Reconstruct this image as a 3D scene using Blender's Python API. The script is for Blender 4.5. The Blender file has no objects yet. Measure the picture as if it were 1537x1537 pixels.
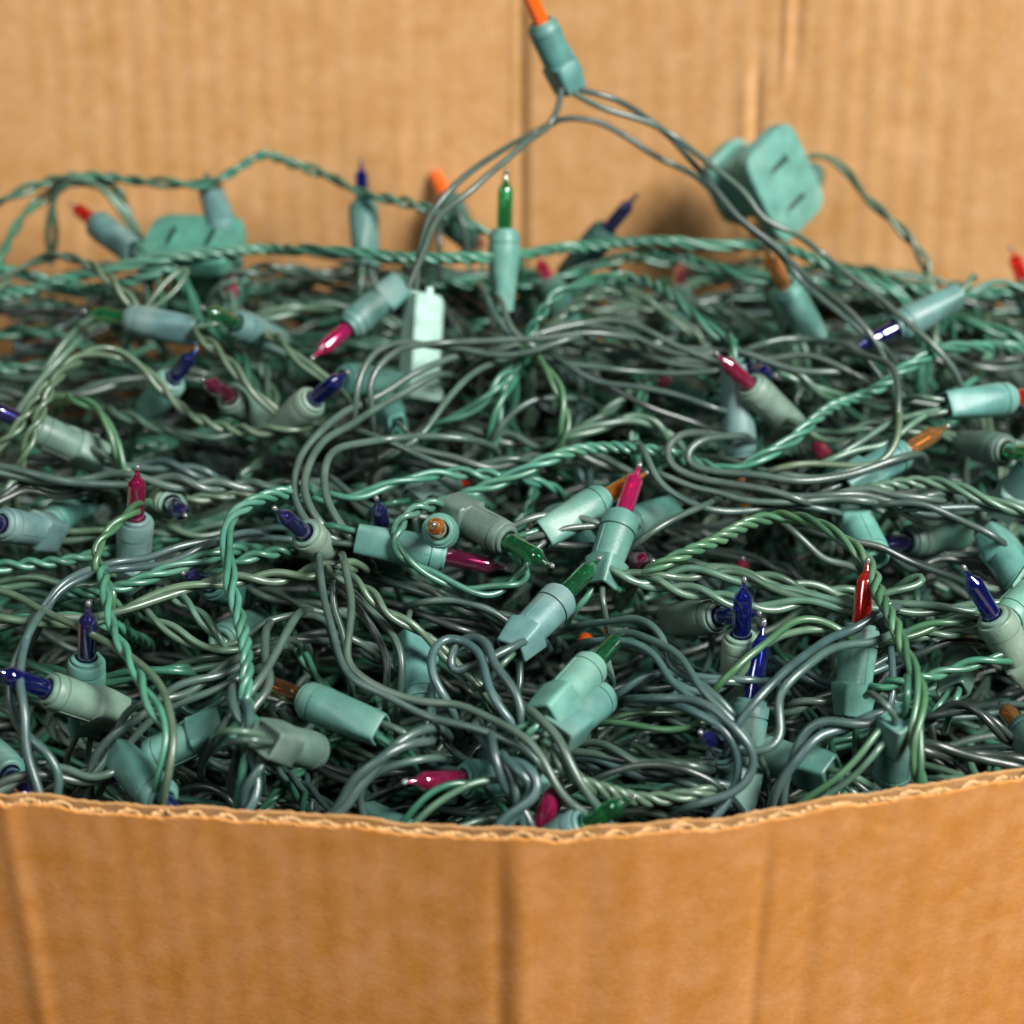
import bpy, math, random
import numpy as np
from mathutils import Matrix, Vector
random.seed(11); rng = np.random.default_rng(11)
SC = bpy.context.scene

# ------------------------------------------------------------------ camera, world, lamps, exposure
CAM_H, PITCH, F_PX, MID = 0.316, math.radians(30.0), 3200.0, 768.5
cam_d = bpy.data.cameras.new("camera"); cam = bpy.data.objects.new("camera", cam_d)
SC.collection.objects.link(cam); SC.camera = cam
cam.location = (0, 0, CAM_H); cam.rotation_euler = (math.pi/2 - PITCH, 0, 0)
cam_d.sensor_width = 36.0; cam_d.lens = F_PX/1537*36.0
cam_d.clip_start = 0.01; cam_d.clip_end = 50
cam_d.dof.use_dof = True; cam_d.dof.focus_distance = 0.565; cam_d.dof.aperture_fstop = 7.4

w = bpy.data.worlds.new("World"); SC.world = w; w.use_nodes = True
bg = w.node_tree.nodes["Background"]
bg.inputs[0].default_value = (1.0, 0.98, 0.95, 1); bg.inputs[1].default_value = 0.012

def area(name, loc, target, size, power, col):
    d = bpy.data.lights.new(name, 'AREA'); d.shape = 'RECTANGLE'; d.size, d.size_y = size
    d.energy = power; d.color = col
    o = bpy.data.objects.new(name, d); SC.collection.objects.link(o)
    o.location = loc
    o.rotation_euler = (Vector(target) - Vector(loc)).to_track_quat('-Z', 'Y').to_euler()
    return o
area("window_light", (0.86, -0.16, 1.16), (0.0, 0.58, 0.0), (0.50, 0.60), 68, (1.0, 0.985, 0.96))
area("fill_light", (-0.75, -0.25, 1.15), (0.0, 0.56, 0.0), (0.5, 0.6), 8, (0.96, 0.98, 1.0))  # weak fill added from the front left; no window known there

SC.view_settings.view_transform = 'Standard'; SC.view_settings.look = 'None'
SC.view_settings.gamma = 1.0; SC.view_settings.exposure = 0.0
SC.view_settings.use_curve_mapping = False
SC.cycles.use_denoising = True
SC.cycles.max_bounces = 8; SC.cycles.transmission_bounces = 8; SC.cycles.diffuse_bounces = 2

# ------------------------------------------------------------------ pixel rays
CAMP = np.array([0, 0, CAM_H]); cp, sp = math.cos(PITCH), math.sin(PITCH)
FW, UP, RT = np.array([0, cp, -sp]), np.array([0, sp, cp]), np.array([1.0, 0, 0])
def ray(px, py):
    px = np.asarray(px, float); py = np.asarray(py, float)
    return FW + ((px-MID)/F_PX)[..., None]*RT - ((py-MID)/F_PX)[..., None]*UP
def at_z(px, py, z):
    d = ray(px, py); return CAMP + d*((z-CAM_H)/d[..., 2])[..., None]
def at_y(px, py, y):
    d = ray(px, py); return CAMP + d*(y/d[..., 1])[..., None]
def pix(p):
    v = np.asarray(p) - CAMP
    t = v@FW
    return MID + F_PX*(v@RT)/t, MID - F_PX*(v@UP)/t, t
SY = [300, 370, 430, 500, 700, 1000, 1240, 1400]; SZ = [.046, .036, .026, .018, .004, -.008, -.020, -.024]
def surf_py(py): return np.interp(py, SY, SZ)                  # height of the heap's top at a picture row
WY = [.40, .424, .478, .567, .633, .654, .675, .70]; WZ = [-.022, -.020, -.008, .004, .017, .021, .020, .012]
def surf_w(y): return np.interp(y, WY, WZ)

# ------------------------------------------------------------------ materials
def mat(name):
    m = bpy.data.materials.new(name); m.use_nodes = True
    nt = m.node_tree; return m, nt, nt.nodes["Principled BSDF"]
def N(nt, t, **kw):
    n = nt.nodes.new(t)
    for k, v in kw.items(): setattr(n, k, v)
    return n
def coloured_plastic(name, rough, bump, scale, spec=0.5, dust=0.0):
    m, nt, b = mat(name); L = nt.links.new
    oi = N(nt, 'ShaderNodeObjectInfo'); tc = N(nt, 'ShaderNodeTexCoord'); geo = N(nt, 'ShaderNodeNewGeometry')
    n1 = N(nt, 'ShaderNodeTexNoise'); n1.inputs['Scale'].default_value = scale; n1.inputs['Detail'].default_value = 4
    L(geo.outputs['Position'], n1.inputs['Vector'])
    mr = N(nt, 'ShaderNodeMapRange'); mr.inputs[1].default_value = .3; mr.inputs[2].default_value = .7
    mr.inputs[3].default_value = .78; mr.inputs[4].default_value = 1.16
    L(n1.outputs['Fac'], mr.inputs[0])
    hs = N(nt, 'ShaderNodeHueSaturation'); L(oi.outputs['Color'], hs.inputs['Color']); L(mr.outputs[0], hs.inputs['Value'])
    n3 = N(nt, 'ShaderNodeTexNoise'); n3.inputs['Scale'].default_value = scale*.35; L(geo.outputs['Position'], n3.inputs['Vector'])
    mx = N(nt, 'ShaderNodeMix', data_type='RGBA'); mx.inputs[7].default_value = (.34, .36, .30, 1)
    d = N(nt, 'ShaderNodeMapRange'); d.inputs[1].default_value = .5; d.inputs[2].default_value = .8; d.inputs[4].default_value = dust
    L(n3.outputs['Fac'], d.inputs[0]); L(d.outputs[0], mx.inputs[0]); L(hs.outputs[0], mx.inputs[6])
    L(mx.outputs[2], b.inputs['Base Color'])
    r = N(nt, 'ShaderNodeMapRange'); r.inputs[3].default_value = rough-.08; r.inputs[4].default_value = rough+.12
    L(n1.outputs['Fac'], r.inputs[0]); L(r.outputs[0], b.inputs['Roughness'])
    b.inputs['Specular IOR Level'].default_value = spec
    n2 = N(nt, 'ShaderNodeTexNoise'); n2.inputs['Scale'].default_value = scale*8; n2.inputs['Detail'].default_value = 3
    L(geo.outputs['Position'], n2.inputs['Vector'])
    bp = N(nt, 'ShaderNodeBump'); bp.inputs['Strength'].default_value = bump; bp.inputs['Distance'].default_value = .0004
    L(n2.outputs['Fac'], bp.inputs['Height']); L(bp.outputs[0], b.inputs['Normal'])
    return m
M_WIRE = coloured_plastic("wire_vinyl", .28, .08, 160, .55, .10)
M_SOCK = coloured_plastic("socket_plastic", .42, .22, 170, .45, .26)
M_DARK, nt_, b_ = mat("dark_cavity"); b_.inputs['Base Color'].default_value = (.012, .016, .014, 1); b_.inputs['Roughness'].default_value = .8
def glass(name, col, trans, rough=.02):
    m, nt, b = mat(name)
    b.inputs['Base Color'].default_value = (*col, 1); b.inputs['Roughness'].default_value = rough
    b.inputs['Transmission Weight'].default_value = trans; b.inputs['IOR'].default_value = 1.47
    b.inputs['Coat Weight'].default_value = 1.0; b.inputs['Coat Roughness'].default_value = .03; b.inputs['Coat IOR'].default_value = 1.85
    return m
GLASS = {
 'orange':  glass('orange_glass',  (1.0, .42, .06), .90),
 'hot':     glass('hot_orange_glass', (1.0, .16, .01), .45),
 'amber':   glass('amber_glass',   (.98, .55, .22), .94),
 'brown':   glass('brown_glass',   (.75, .40, .18), .98),
 'red':     glass('red_glass',     (.90, .06, .04), .88),
 'pink':    glass('pink_glass',    (.80, .04, .24), .84),
 'magenta': glass('magenta_glass', (.66, .04, .20), .90),
 'plum':    glass('plum_glass',    (.48, .05, .19), .93),
 'green':   glass('green_glass',   (.14, .68, .34), .97),
 'blue':    glass('blue_glass',    (.05, .08, .60), .96),
 'violet':  glass('violet_glass',  (.12, .11, .46), .95),
}
M_NIB = glass('nib_glass', (.25, .27, .27), .6)

def cardboard(name, base, streak, per):
    m, nt, b = mat(name); L = nt.links.new
    geo = N(nt, 'ShaderNodeNewGeometry'); sep = N(nt, 'ShaderNodeSeparateXYZ'); L(geo.outputs['Position'], sep.inputs[0])
    mp = N(nt, 'ShaderNodeMapping'); mp.inputs['Scale'].default_value = (1, .15, .025); L(geo.outputs['Position'], mp.inputs[0])
    ns = N(nt, 'ShaderNodeTexNoise'); ns.inputs['Scale'].default_value = 150; ns.inputs['Detail'].default_value = 1
    L(mp.outputs[0], ns.inputs['Vector'])                                      # vertical flute streaks
    nm = N(nt, 'ShaderNodeTexNoise'); nm.inputs['Scale'].default_value = 100; nm.inputs['Detail'].default_value = 5; nm.inputs['Roughness'].default_value = .65
    L(geo.outputs['Position'], nm.inputs['Vector'])                            # mottled pulp
    mp2 = N(nt, 'ShaderNodeMapping'); mp2.inputs['Scale'].default_value = (.7, 1, 1.0); L(geo.outputs['Position'], mp2.inputs[0])
    nf = N(nt, 'ShaderNodeTexNoise'); nf.inputs['Scale'].default_value = 900; nf.inputs['Detail'].default_value = 4
    L(mp2.outputs[0], nf.inputs['Vector'])                                     # fibres
    wv = N(nt, 'ShaderNodeTexWave', wave_type='BANDS', bands_direction='X'); wv.inputs['Scale'].default_value = 2*math.pi/(20*per); wv.inputs['Distortion'].default_value = 1.6
    wv.inputs['Detail'].default_value = 2; wv.inputs['Detail Scale'].default_value = 1.2; L(mp.outputs[0], wv.inputs['Vector'])
    def rng_(src, lo, hi):
        r = N(nt, 'ShaderNodeMapRange'); r.inputs[1].default_value = .3; r.inputs[2].default_value = .7
        r.inputs[3].default_value = lo; r.inputs[4].default_value = hi; L(src, r.inputs[0]); return r.outputs[0]
    a = N(nt, 'ShaderNodeMath', operation='MULTIPLY'); L(rng_(wv.outputs['Fac'], 1-streak, 1+streak), a.inputs[0]); L(rng_(nm.outputs['Fac'], .90, 1.10), a.inputs[1])
    c = N(nt, 'ShaderNodeMath', operation='MULTIPLY'); L(a.outputs[0], c.inputs[0]); L(rng_(nf.outputs['Fac'], .95, 1.05), c.inputs[1])
    hs = N(nt, 'ShaderNodeHueSaturation'); hs.inputs['Color'].default_value = (*base, 1); L(c.outputs[0], hs.inputs['Value'])
    L(rng_(nm.outputs['Fac'], 1.06, .94), hs.inputs['Saturation'])
    sc = N(nt, 'ShaderNodeTexNoise'); sc.inputs['Scale'].default_value = 38; sc.inputs['Detail'].default_value = 7; sc.inputs['Distortion'].default_value = 2.2
    L(geo.outputs['Position'], sc.inputs['Vector'])                            # pale rubbed scuffs
    sm = N(nt, 'ShaderNodeMapRange'); sm.inputs[1].default_value = .60; sm.inputs[2].default_value = .74; sm.inputs[4].default_value = .45; L(sc.outputs['Fac'], sm.inputs[0])
    mxs = N(nt, 'ShaderNodeMix', data_type='RGBA'); mxs.inputs[7].default_value = (min(1, base[0]*1.3), base[1]*1.35, base[2]*1.5, 1)
    L(sm.outputs[0], mxs.inputs[0]); L(hs.outputs[0], mxs.inputs[6])
    L(mxs.outputs[2], b.inputs['Base Color'])
    b.inputs['Roughness'].default_value = .78; b.inputs['Specular IOR Level'].default_value = .25
    bp = N(nt, 'ShaderNodeBump'); bp.inputs['Strength'].default_value = .18; bp.inputs['Distance'].default_value = .0004
    L(nf.outputs['Fac'], bp.inputs['Height']); L(bp.outputs[0], b.inputs['Normal'])
    return m
M_CARD = cardboard("kraft_inner_liner", (.385, .207, .080), .042, .0088)
M_OUTER = cardboard("kraft_outer_liner", (.455, .195, .050), .012, .0078)
M_EDGE = cardboard("cardboard_cut_edge", (.52, .32, .145), .05, .009)
M_TABLE, nt_, b_ = mat("table_top"); b_.inputs['Base Color'].default_value = (.16, .13, .10, 1); b_.inputs['Roughness'].default_value = .6

# ------------------------------------------------------------------ mesh helpers
COL = SC.collection
def mesh(name, v, f, m, smooth=True):
    me = bpy.data.meshes.new(name); me.from_pydata([tuple(x) for x in v], [], [tuple(x) for x in f])
    me.materials.append(m)
    if smooth: me.shade_smooth()
    me.update(); return me
def link(name, me, parent=None, color=None):
    o = bpy.data.objects.new(name, me); COL.objects.link(o)
    if parent is not None: o.parent = parent
    if color is not None: o.color = (*color, 1)
    return o
def empty(name, M=None):
    o = bpy.data.objects.new(name, None); COL.objects.link(o); o.empty_display_size = .005
    if M is not None: o.matrix_world = M
    return o
def tag(o, label, cat, group=None, kind=None):
    if label: o['label'] = label
    if cat: o['category'] = cat
    if group: o['group'] = group
    if kind: o['kind'] = kind
    return o
def tube_arrays(P, r, sides=8):
    """numpy tube around polyline P (n,3): vertices, quads, capped ends"""
    n = len(P); T = np.gradient(P, axis=0); T /= np.linalg.norm(T, axis=1)[:, None] + 1e-12
    U = np.zeros_like(P); ref = np.array([0, 0, 1.0]) if abs(T[0, 2]) < .9 else np.array([1.0, 0, 0])
    u = np.cross(T[0], ref); u /= np.linalg.norm(u)
    for i in range(n):
        u = u - T[i]*(u@T[i]); u /= np.linalg.norm(u) + 1e-12; U[i] = u
    V = np.cross(T, U)
    a = np.arange(sides)*2*math.pi/sides
    ring = U[:, None, :]*np.cos(a)[None, :, None] + V[:, None, :]*np.sin(a)[None, :, None]
    rr = np.broadcast_to(np.asarray(r, float), (n,))
    vs = (P[:, None, :] + ring*rr[:, None, None]).reshape(-1, 3)
    i = np.arange(n-1)[:, None]*sides; j = np.arange(sides)[None, :]; k = (j+1) % sides
    q = np.stack([i+j, i+k, i+sides+k, i+sides+j], -1).reshape(-1, 4)
    return vs, q
def fast_mesh(name, parts, m):
    """join (verts, quads) lists into one mesh quickly"""
    vs, qs, off = [], [], 0
    for v, q in parts:
        vs.append(v); qs.append(q+off); off += len(v)
    v = np.concatenate(vs).astype(np.float32); q = np.concatenate(qs).astype(np.int32)
    me = bpy.data.meshes.new(name)
    me.vertices.add(len(v)); me.vertices.foreach_set('co', v.ravel())
    me.loops.add(q.size); me.loops.foreach_set('vertex_index', q.ravel())
    me.polygons.add(len(q)); me.polygons.foreach_set('loop_start', np.arange(0, q.size, 4, dtype=np.int32))
    me.polygons.foreach_set('loop_total', np.full(len(q), 4, np.int32))
    me.materials.append(m); me.update(calc_edges=True); me.validate(); me.shade_smooth(); return me
def catmull(P, step):
    P = np.asarray(P, float)
    if len(P) < 3: P = np.vstack([P[0], P.mean(0), P[-1]])
    Q = np.vstack([2*P[0]-P[1], P, 2*P[-1]-P[-2]]); out = []
    for i in range(1, len(Q)-2):
        p0, p1, p2, p3 = Q[i-1], Q[i], Q[i+1], Q[i+2]
        n = max(2, int(np.linalg.norm((p2-p1)[:2])/step) if step > 1 else int(np.linalg.norm(p2-p1)/step))
        t = np.linspace(0, 1, n, endpoint=False)[:, None]
        out.append(.5*((2*p1) + (-p0+p2)*t + (2*p0-5*p1+4*p2-p3)*t**2 + (-p0+3*p1-3*p2+p3)*t**3))
    out.append(P[-1:]); return np.vstack(out)
def resample(P, step):
    d = np.r_[0, np.cumsum(np.linalg.norm(np.diff(P, axis=0), axis=1))]
    s = np.linspace(0, d[-1], max(4, int(d[-1]/step)+1))
    return np.stack([np.interp(s, d, P[:, k]) for k in range(3)], 1), s
def smooth(P, k):
    for _ in range(k):
        Q = P.copy(); Q[1:-1] = .25*P[:-2] + .5*P[1:-1] + .25*P[2:]; P = Q
    return P

# ------------------------------------------------------------------ cords
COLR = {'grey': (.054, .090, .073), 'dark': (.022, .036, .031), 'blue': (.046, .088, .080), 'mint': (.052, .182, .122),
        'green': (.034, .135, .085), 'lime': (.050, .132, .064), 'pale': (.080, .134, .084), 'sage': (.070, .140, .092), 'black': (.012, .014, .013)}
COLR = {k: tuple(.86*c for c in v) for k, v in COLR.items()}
def strands(P, n, r, pitch, phase=0.0, step=.0013):
    """centre lines of n strands laid round the polyline P"""
    P, s = resample(P, step)
    if n == 1: return [P]
    T = np.gradient(P, axis=0); T /= np.linalg.norm(T, axis=1)[:, None] + 1e-12
    U = np.zeros_like(P); u = np.cross(T[0], [0, 0, 1.0]);
    if np.linalg.norm(u) < 1e-3: u = np.array([1.0, 0, 0])
    for i in range(len(P)):
        u = u - T[i]*(u@T[i]); u /= np.linalg.norm(u)+1e-12; U[i] = u
    V = np.cross(T, U)
    R = r*(1.0 if n == 2 else 1.155)*1.02
    ang = phase + 2*math.pi*(s + .30*pitch*np.sin(s/pitch*1.7+phase*3) + .22*pitch*np.sin(s/pitch*.61+phase))/pitch
    loose = 1.03 + (.26 if n == 2 else .09)*np.sin(s*2*math.pi/(pitch*2.7)+phase) + .06*np.sin(s*2*math.pi/(pitch*.83)+2*phase)
    out = []
    for k in range(n):
        a = ang + 2*math.pi*k/n
        out.append(P + U*(R*loose*np.cos(a))[:, None] + V*(R*loose*np.sin(a))[:, None])
    return out
KIND = {'s': (1, .00095, 1), 'S': (1, .00108, 1), 'f': (1, .00082, 1), 'd': (2, .00100, .036), 't': (2, .00086, .0185), 'm': (3, .00084, .0185), 'D': (2, .00114, .030), 'l': (2, .00086, .030)}
KIND = {k: (n, r*1.07, p) for k, (n, r, p) in KIND.items()}
def total_r(k):
    n, r, p = KIND[k]; return r if n == 1 else (2*r if n == 2 else 2.16*r)

# nearest-surface buffer along picture rays: later cords are draped over earlier things without cutting them
CELL, BX0, BY0, BW, BH = 4.0, -420, -120, 600, 400
TB = np.full((BH, BW), 9.0)
def splat(px, py, t, r):
    for x, y, tt in zip(px, py, t):
        R = r*F_PX/tt; n = int(math.ceil(R/CELL))
        cx, cy = int((x-BX0)/CELL), int((y-BY0)/CELL)
        y0, y1, x0, x1 = max(cy-n, 0), min(cy+n+1, BH), max(cx-n, 0), min(cx+n+1, BW)
        if y0 < y1 and x0 < x1:
            sub = TB[y0:y1, x0:x1]; np.minimum(sub, tt - r*.8, out=sub)
def need(px, py, t, r):
    out = np.full(len(px), 9.0)
    for i, (x, y, tt) in enumerate(zip(px, py, t)):
        n = int(math.ceil(r*F_PX/tt/CELL)); cx, cy = int((x-BX0)/CELL), int((y-BY0)/CELL)
        y0, y1, x0, x1 = max(cy-n, 0), min(cy+n+1, BH), max(cx-n, 0), min(cx+n+1, BW)
        if y0 < y1 and x0 < x1: out[i] = TB[y0:y1, x0:x1].min() - r
    return out

def wall_t(px, py, d, R):
    '''ray length that keeps a point behind the front panel'''
    t = np.full(len(px), .40)
    for _ in range(3):
        t = (np.interp(t*d[:, 0], fine_x, fine_y) + .0085 + R)/d[:, 1]
    return t
def t_floor(px, py, d, R, cap):
    return np.maximum((surf_py(py) + cap - CAM_H)/d[:, 2], wall_t(px, py, d, R))

def build_cord(spec):
    kind, colr, pts, label, group, dz, Y, dive, name = (spec[k] for k in ('kind', 'col', 'pts', 'label', 'group', 'dz', 'Y', 'dive', 'name'))
    n, r, pitch = KIND[kind]; R = total_r(kind)
    p = [tuple(map(float, q.split(','))) for q in pts.split()]
    ext = [False, False]
    for e, (a, b) in enumerate(((0, 1), (-1, -2))):
        if p[a][0] < 14 or p[a][0] > 1523:
            q = np.array(p[a])*2 - np.array(p[b]); q = np.array(p[a]) + (q-np.array(p[a]))/np.linalg.norm(q-np.array(p[a]))*110
            p.insert(0, tuple(q)) if e == 0 else p.append(tuple(q)); ext[e] = True
    q = catmull(p, 5.0); px, py = q[:, 0], q[:, 1]
    d = ray(px, py)
    if Y is not None:
        ys = np.interp(np.arange(len(px)), np.linspace(0, len(px)-1, len(Y)), Y); t = ys/d[:, 1]
    else: t = np.maximum((surf_py(py) + dz*.45 - CAM_H)/d[:, 2], wall_t(px, py, d, R))
    lo = t_floor(px, py, d, R, .013 + dz*.35) if Y is None else t*.93
    lo = np.minimum(lo, t)
    tn = np.maximum(np.minimum(t, need(px, py, t, R*.85)), lo)
    s = np.r_[0, np.cumsum(np.hypot(np.diff(px), np.diff(py)))]*t.mean()/F_PX
    te = np.min(tn[None, :] + (s[:, None]-s[None, :])**2/(2*.022), axis=1)
    te = np.convolve(np.pad(te, 4, mode='edge'), np.ones(9)/9, 'valid')
    te = np.maximum(te, wall_t(px, py, d, R))
    splat(px, py, te, R)
    P = CAMP + d*te[:, None]
    for e in (0, 1):                                                   # ends that stop in view dive into the heap
        if ext[e] or not dive[e]: continue
        a, b = (P[0], P[min(4, len(P)-1)]) if e == 0 else (P[-1], P[-min(5, len(P))])
        tg = a-b; tg /= np.linalg.norm(tg)+1e-9
        g = np.array([0, .1, -1.0]) if Y is not None else 1.35*(a-CAMP)/np.linalg.norm(a-CAMP) + np.array([0, .15, -.3])
        tail = [a + tg*.005*k*(1-.1*k) + g*(.0022*k*k) for k in (1, 2, 3, 4)]
        P = np.vstack([tail[::-1], P]) if e == 0 else np.vstack([P, tail])
    P = smooth(resample(P, .0016)[0], 3)
    nk = max(4, int(len(P)*.0016/.011)); kn = np.stack([np.interp(np.linspace(0, nk-1, len(P)), np.arange(nk), rng.normal(0, a_, nk)) for a_ in (.00042, .00042, .0003)], 1)
    P = smooth(P + kn, 2)
    ph = random.random()*6.28
    base = np.array(COLR[colr]); L = strands(P, n, r, pitch*random.uniform(.9, 1.12), ph)
    def jit(): return tuple(np.clip(base*random.uniform(.82, 1.2)*np.array([random.uniform(.9, 1.1), 1, random.uniform(.92, 1.08)]), 0, 1))
    if n == 1:
        o = link(name, fast_mesh(name, [tube_arrays(L[0], r)], M_WIRE), None, jit())
    else:
        o = empty(name, Matrix.Translation(Vector(P[0])))
        for k in range(n):
            link('strand', fast_mesh('strand', [tube_arrays(L[k]-P[0], r)], M_WIRE), o, jit())
    tag(o, label, 'wire' if n == 1 else 'cord', group)

# ------------------------------------------------------------------ mini lights: meshes shared by all
SOCK_L = .0265
def loft(sections, m, name, close0=True, close1=True, n=24, flat=30):
    """sections: list of (z, half_x, half_y, exponent, dx); superellipse rings joined along z"""
    v, f = [], []
    for z, a, b, e, dx in sections:
        for k in range(n):
            t = 2*math.pi*(k+.5)/n; c, s = math.cos(t), math.sin(t)
            v.append((dx + a*math.copysign(abs(c)**(2/e), c), b*math.copysign(abs(s)**(2/e), s), z))
    for i in range(len(sections)-1):
        for k in range(n):
            f.append((i*n+k, i*n+(k+1) % n, (i+1)*n+(k+1) % n, (i+1)*n+k))
    if close0: f.append(tuple(range(n))[::-1])
    if close1: f.append(tuple((len(sections)-1)*n+k for k in range(n)))
    me = mesh(name, v, f, m, smooth=True)
    me.set_sharp_from_angle(angle=math.radians(flat)); return me
mm = .001
def S_(z, a, b=None, e=2.0, dx=0): return (z*mm, a*mm, (a if b is None else b)*mm, e, dx*mm)
SOCK = {
 'block': loft([S_(1.6, 2.6, 2.2, 6), S_(1.5, 3.6, 2.8, 6), S_(0, 3.9, 3.1, 7), S_(0, 4.3, 3.6, 7), S_(.35, 4.6, 3.9, 7), S_(6, 4.95, 4.3, 7), S_(10.6, 5.15, 4.55, 6.5), S_(11.3, 5.0, 4.75, 3),
                S_(11.6, 4.75, 4.75), S_(22.6, 5.0), S_(23.0, 4.95), S_(23.05, 4.6), S_(23.5, 4.6), S_(23.55, 4.95), S_(26.0, 4.9), S_(26.5, 4.6), S_(26.5, 3.9), S_(24.8, 3.7)], M_SOCK, 'socket'),
 'taper': loft([S_(1.6, 2.4, 1.5, 4), S_(1.5, 3.2, 1.9, 4), S_(0, 3.5, 2.1, 5), S_(0, 3.9, 2.6, 5), S_(.3, 4.1, 2.8, 5), S_(5, 4.35, 3.3, 4), S_(10, 4.6, 3.9, 3), S_(14, 4.8, 4.6, 2.2),
                S_(19, 5.05), S_(22.4, 5.1), S_(22.8, 5.0), S_(22.85, 4.65), S_(23.3, 4.65), S_(23.35, 5.0), S_(26.0, 4.9), S_(26.5, 4.6), S_(26.5, 3.9), S_(24.8, 3.7)], M_SOCK, 'socket'),
 'wedge': loft([S_(1.6, 2.6, 1.6, 6, .6), S_(1.5, 3.4, 2.0, 6, .6), S_(0, 3.6, 2.2, 8, .6), S_(0, 4.0, 2.7, 8, .6), S_(.3, 4.3, 3.0, 8, .6), S_(6, 4.9, 3.8, 8, .35), S_(9.5, 5.3, 4.4, 7, .2), S_(9.9, 5.0, 4.6, 3, 0),
                S_(10.4, 4.8, 4.75), S_(20.5, 5.1), S_(20.9, 5.1), S_(20.95, 4.7), S_(21.4, 4.7), S_(21.45, 5.25), S_(25.6, 5.25), S_(26.5, 4.9), S_(26.5, 4.0), S_(24.8, 3.7)], M_SOCK, 'socket'),
}
def tab_mesh():
    b = [(-1.3, 4.2, 3.5), (1.3, 4.2, 3.5), (1.3, 4.2, 17), (-1.3, 4.2, 17), (-1.1, 6.4, 4.2), (1.1, 6.4, 4.2), (1.0, 5.3, 15.5), (-1.0, 5.3, 15.5)]
    f = [(0, 3, 2, 1), (4, 5, 6, 7), (0, 1, 5, 4), (1, 2, 6, 5), (2, 3, 7, 6), (3, 0, 4, 7)]
    return mesh('locking_tab', [(x*mm, y*mm, z*mm) for x, y, z in b], f, M_SOCK, False)
TAB = tab_mesh()
def seam_mesh(z0, r0, z1, r1):
    v, f = [], []
    for s in (-1, 1):
        o = len(v)
        for z, r in ((z0, r0), (z1, r1)): v += [(x*mm, s*q*mm, z*mm) for x, q in ((-.22, r-.3), (-.14, r+.13), (.14, r+.13), (.22, r-.3))]
        f += [(o+k, o+(k+1) % 4, o+4+(k+1) % 4, o+4+k) for k in range(4)] + [(o, o+1, o+2, o+3), (o+4, o+5, o+6, o+7)]
    return mesh('mould_seam', v, f, M_SOCK, False)
SEAM = {'block': seam_mesh(11.6, 4.75, 22.7, 5.0), 'taper': seam_mesh(13.5, 4.5, 22.6, 5.1), 'wedge': seam_mesh(10.4, 4.75, 20.6, 5.1)}
COLLAR = loft([S_(24.5, 3.9), S_(26.9, 4.1), S_(27.6, 4.0), S_(27.9, 3.6), S_(27.9, 2.95), S_(25.5, 2.9)], M_SOCK, 'collar', False, True)
def bulb_mesh(g, dl=0.0, w=1.0):
    """thin hollow glass envelope: outer skin and inner skin"""
    prof = [(25.6, 2.2), (25.8, 2.6), (26.4, 2.7), (28, 2.75), (33, 2.76), (38.2-dl, 2.75), (38.7-dl, 2.68), (39.3-dl, 2.40), (40.4-dl, 1.65), (41.2-dl, 1.18), (42.0-dl, .92), (43.2-dl, .68), (44.1-dl, .52)]
    n = 22; v, f = [], []
    def skin(pr, flip):
        o = len(v)
        for z, r in pr:
            for k in range(n):
                t = 2*math.pi*k/n; v.append((r*w*.90*mm*math.cos(t), r*w*.90*mm*math.sin(t), z*mm))
        for i in range(len(pr)-1):
            for k in range(n):
                q = (o+i*n+k, o+i*n+(k+1) % n, o+(i+1)*n+(k+1) % n, o+(i+1)*n+k); f.append(q[::-1] if flip else q)
        lo, hi = tuple(o+k for k in range(n)), tuple(o+(len(pr)-1)*n+k for k in range(n))
        f.append(lo if flip else lo[::-1]); f.append(hi[::-1] if flip else hi)
    skin(prof, False)
    skin([(26.2, 1.9), (26.6, 2.2), (28, 2.3), (38.0-dl, 2.3), (38.6-dl, 2.15), (39.9-dl, 1.3), (40.6-dl, .7)], True)
    return mesh('bulb', v, f, g)
BULBM = {c: bulb_mesh(g, -2.4) for c, g in GLASS.items()}
BULBS = {c: bulb_mesh(g, -1.2, .95) for c, g in GLASS.items()}
NIB = loft([S_(43.7, .5), S_(44.4, .72), S_(45.0, .78), S_(45.6, .6), S_(45.9, .25)], M_NIB, 'glass_nib', n=12, flat=80)
FIL = fast_mesh('filament_support', [tube_arrays(np.array([[x*mm, 0, 25.5*mm], [x*mm*1.1, 0, 31*mm], [x*mm*.8, .2*mm, 34.5*mm]]), .00022, 5) for x in (-.9, .9)], M_NIB)
SOCKC = {'teal': (.064, .172, .145), 'sage': (.112, .180, .138), 'slate': (.088, .176, .166), 'deep': (.032, .098, .078), 'aqua': (.084, .222, .184), 'grey': (.076, .122, .100), 'mint': (.10, .24, .175)}

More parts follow.
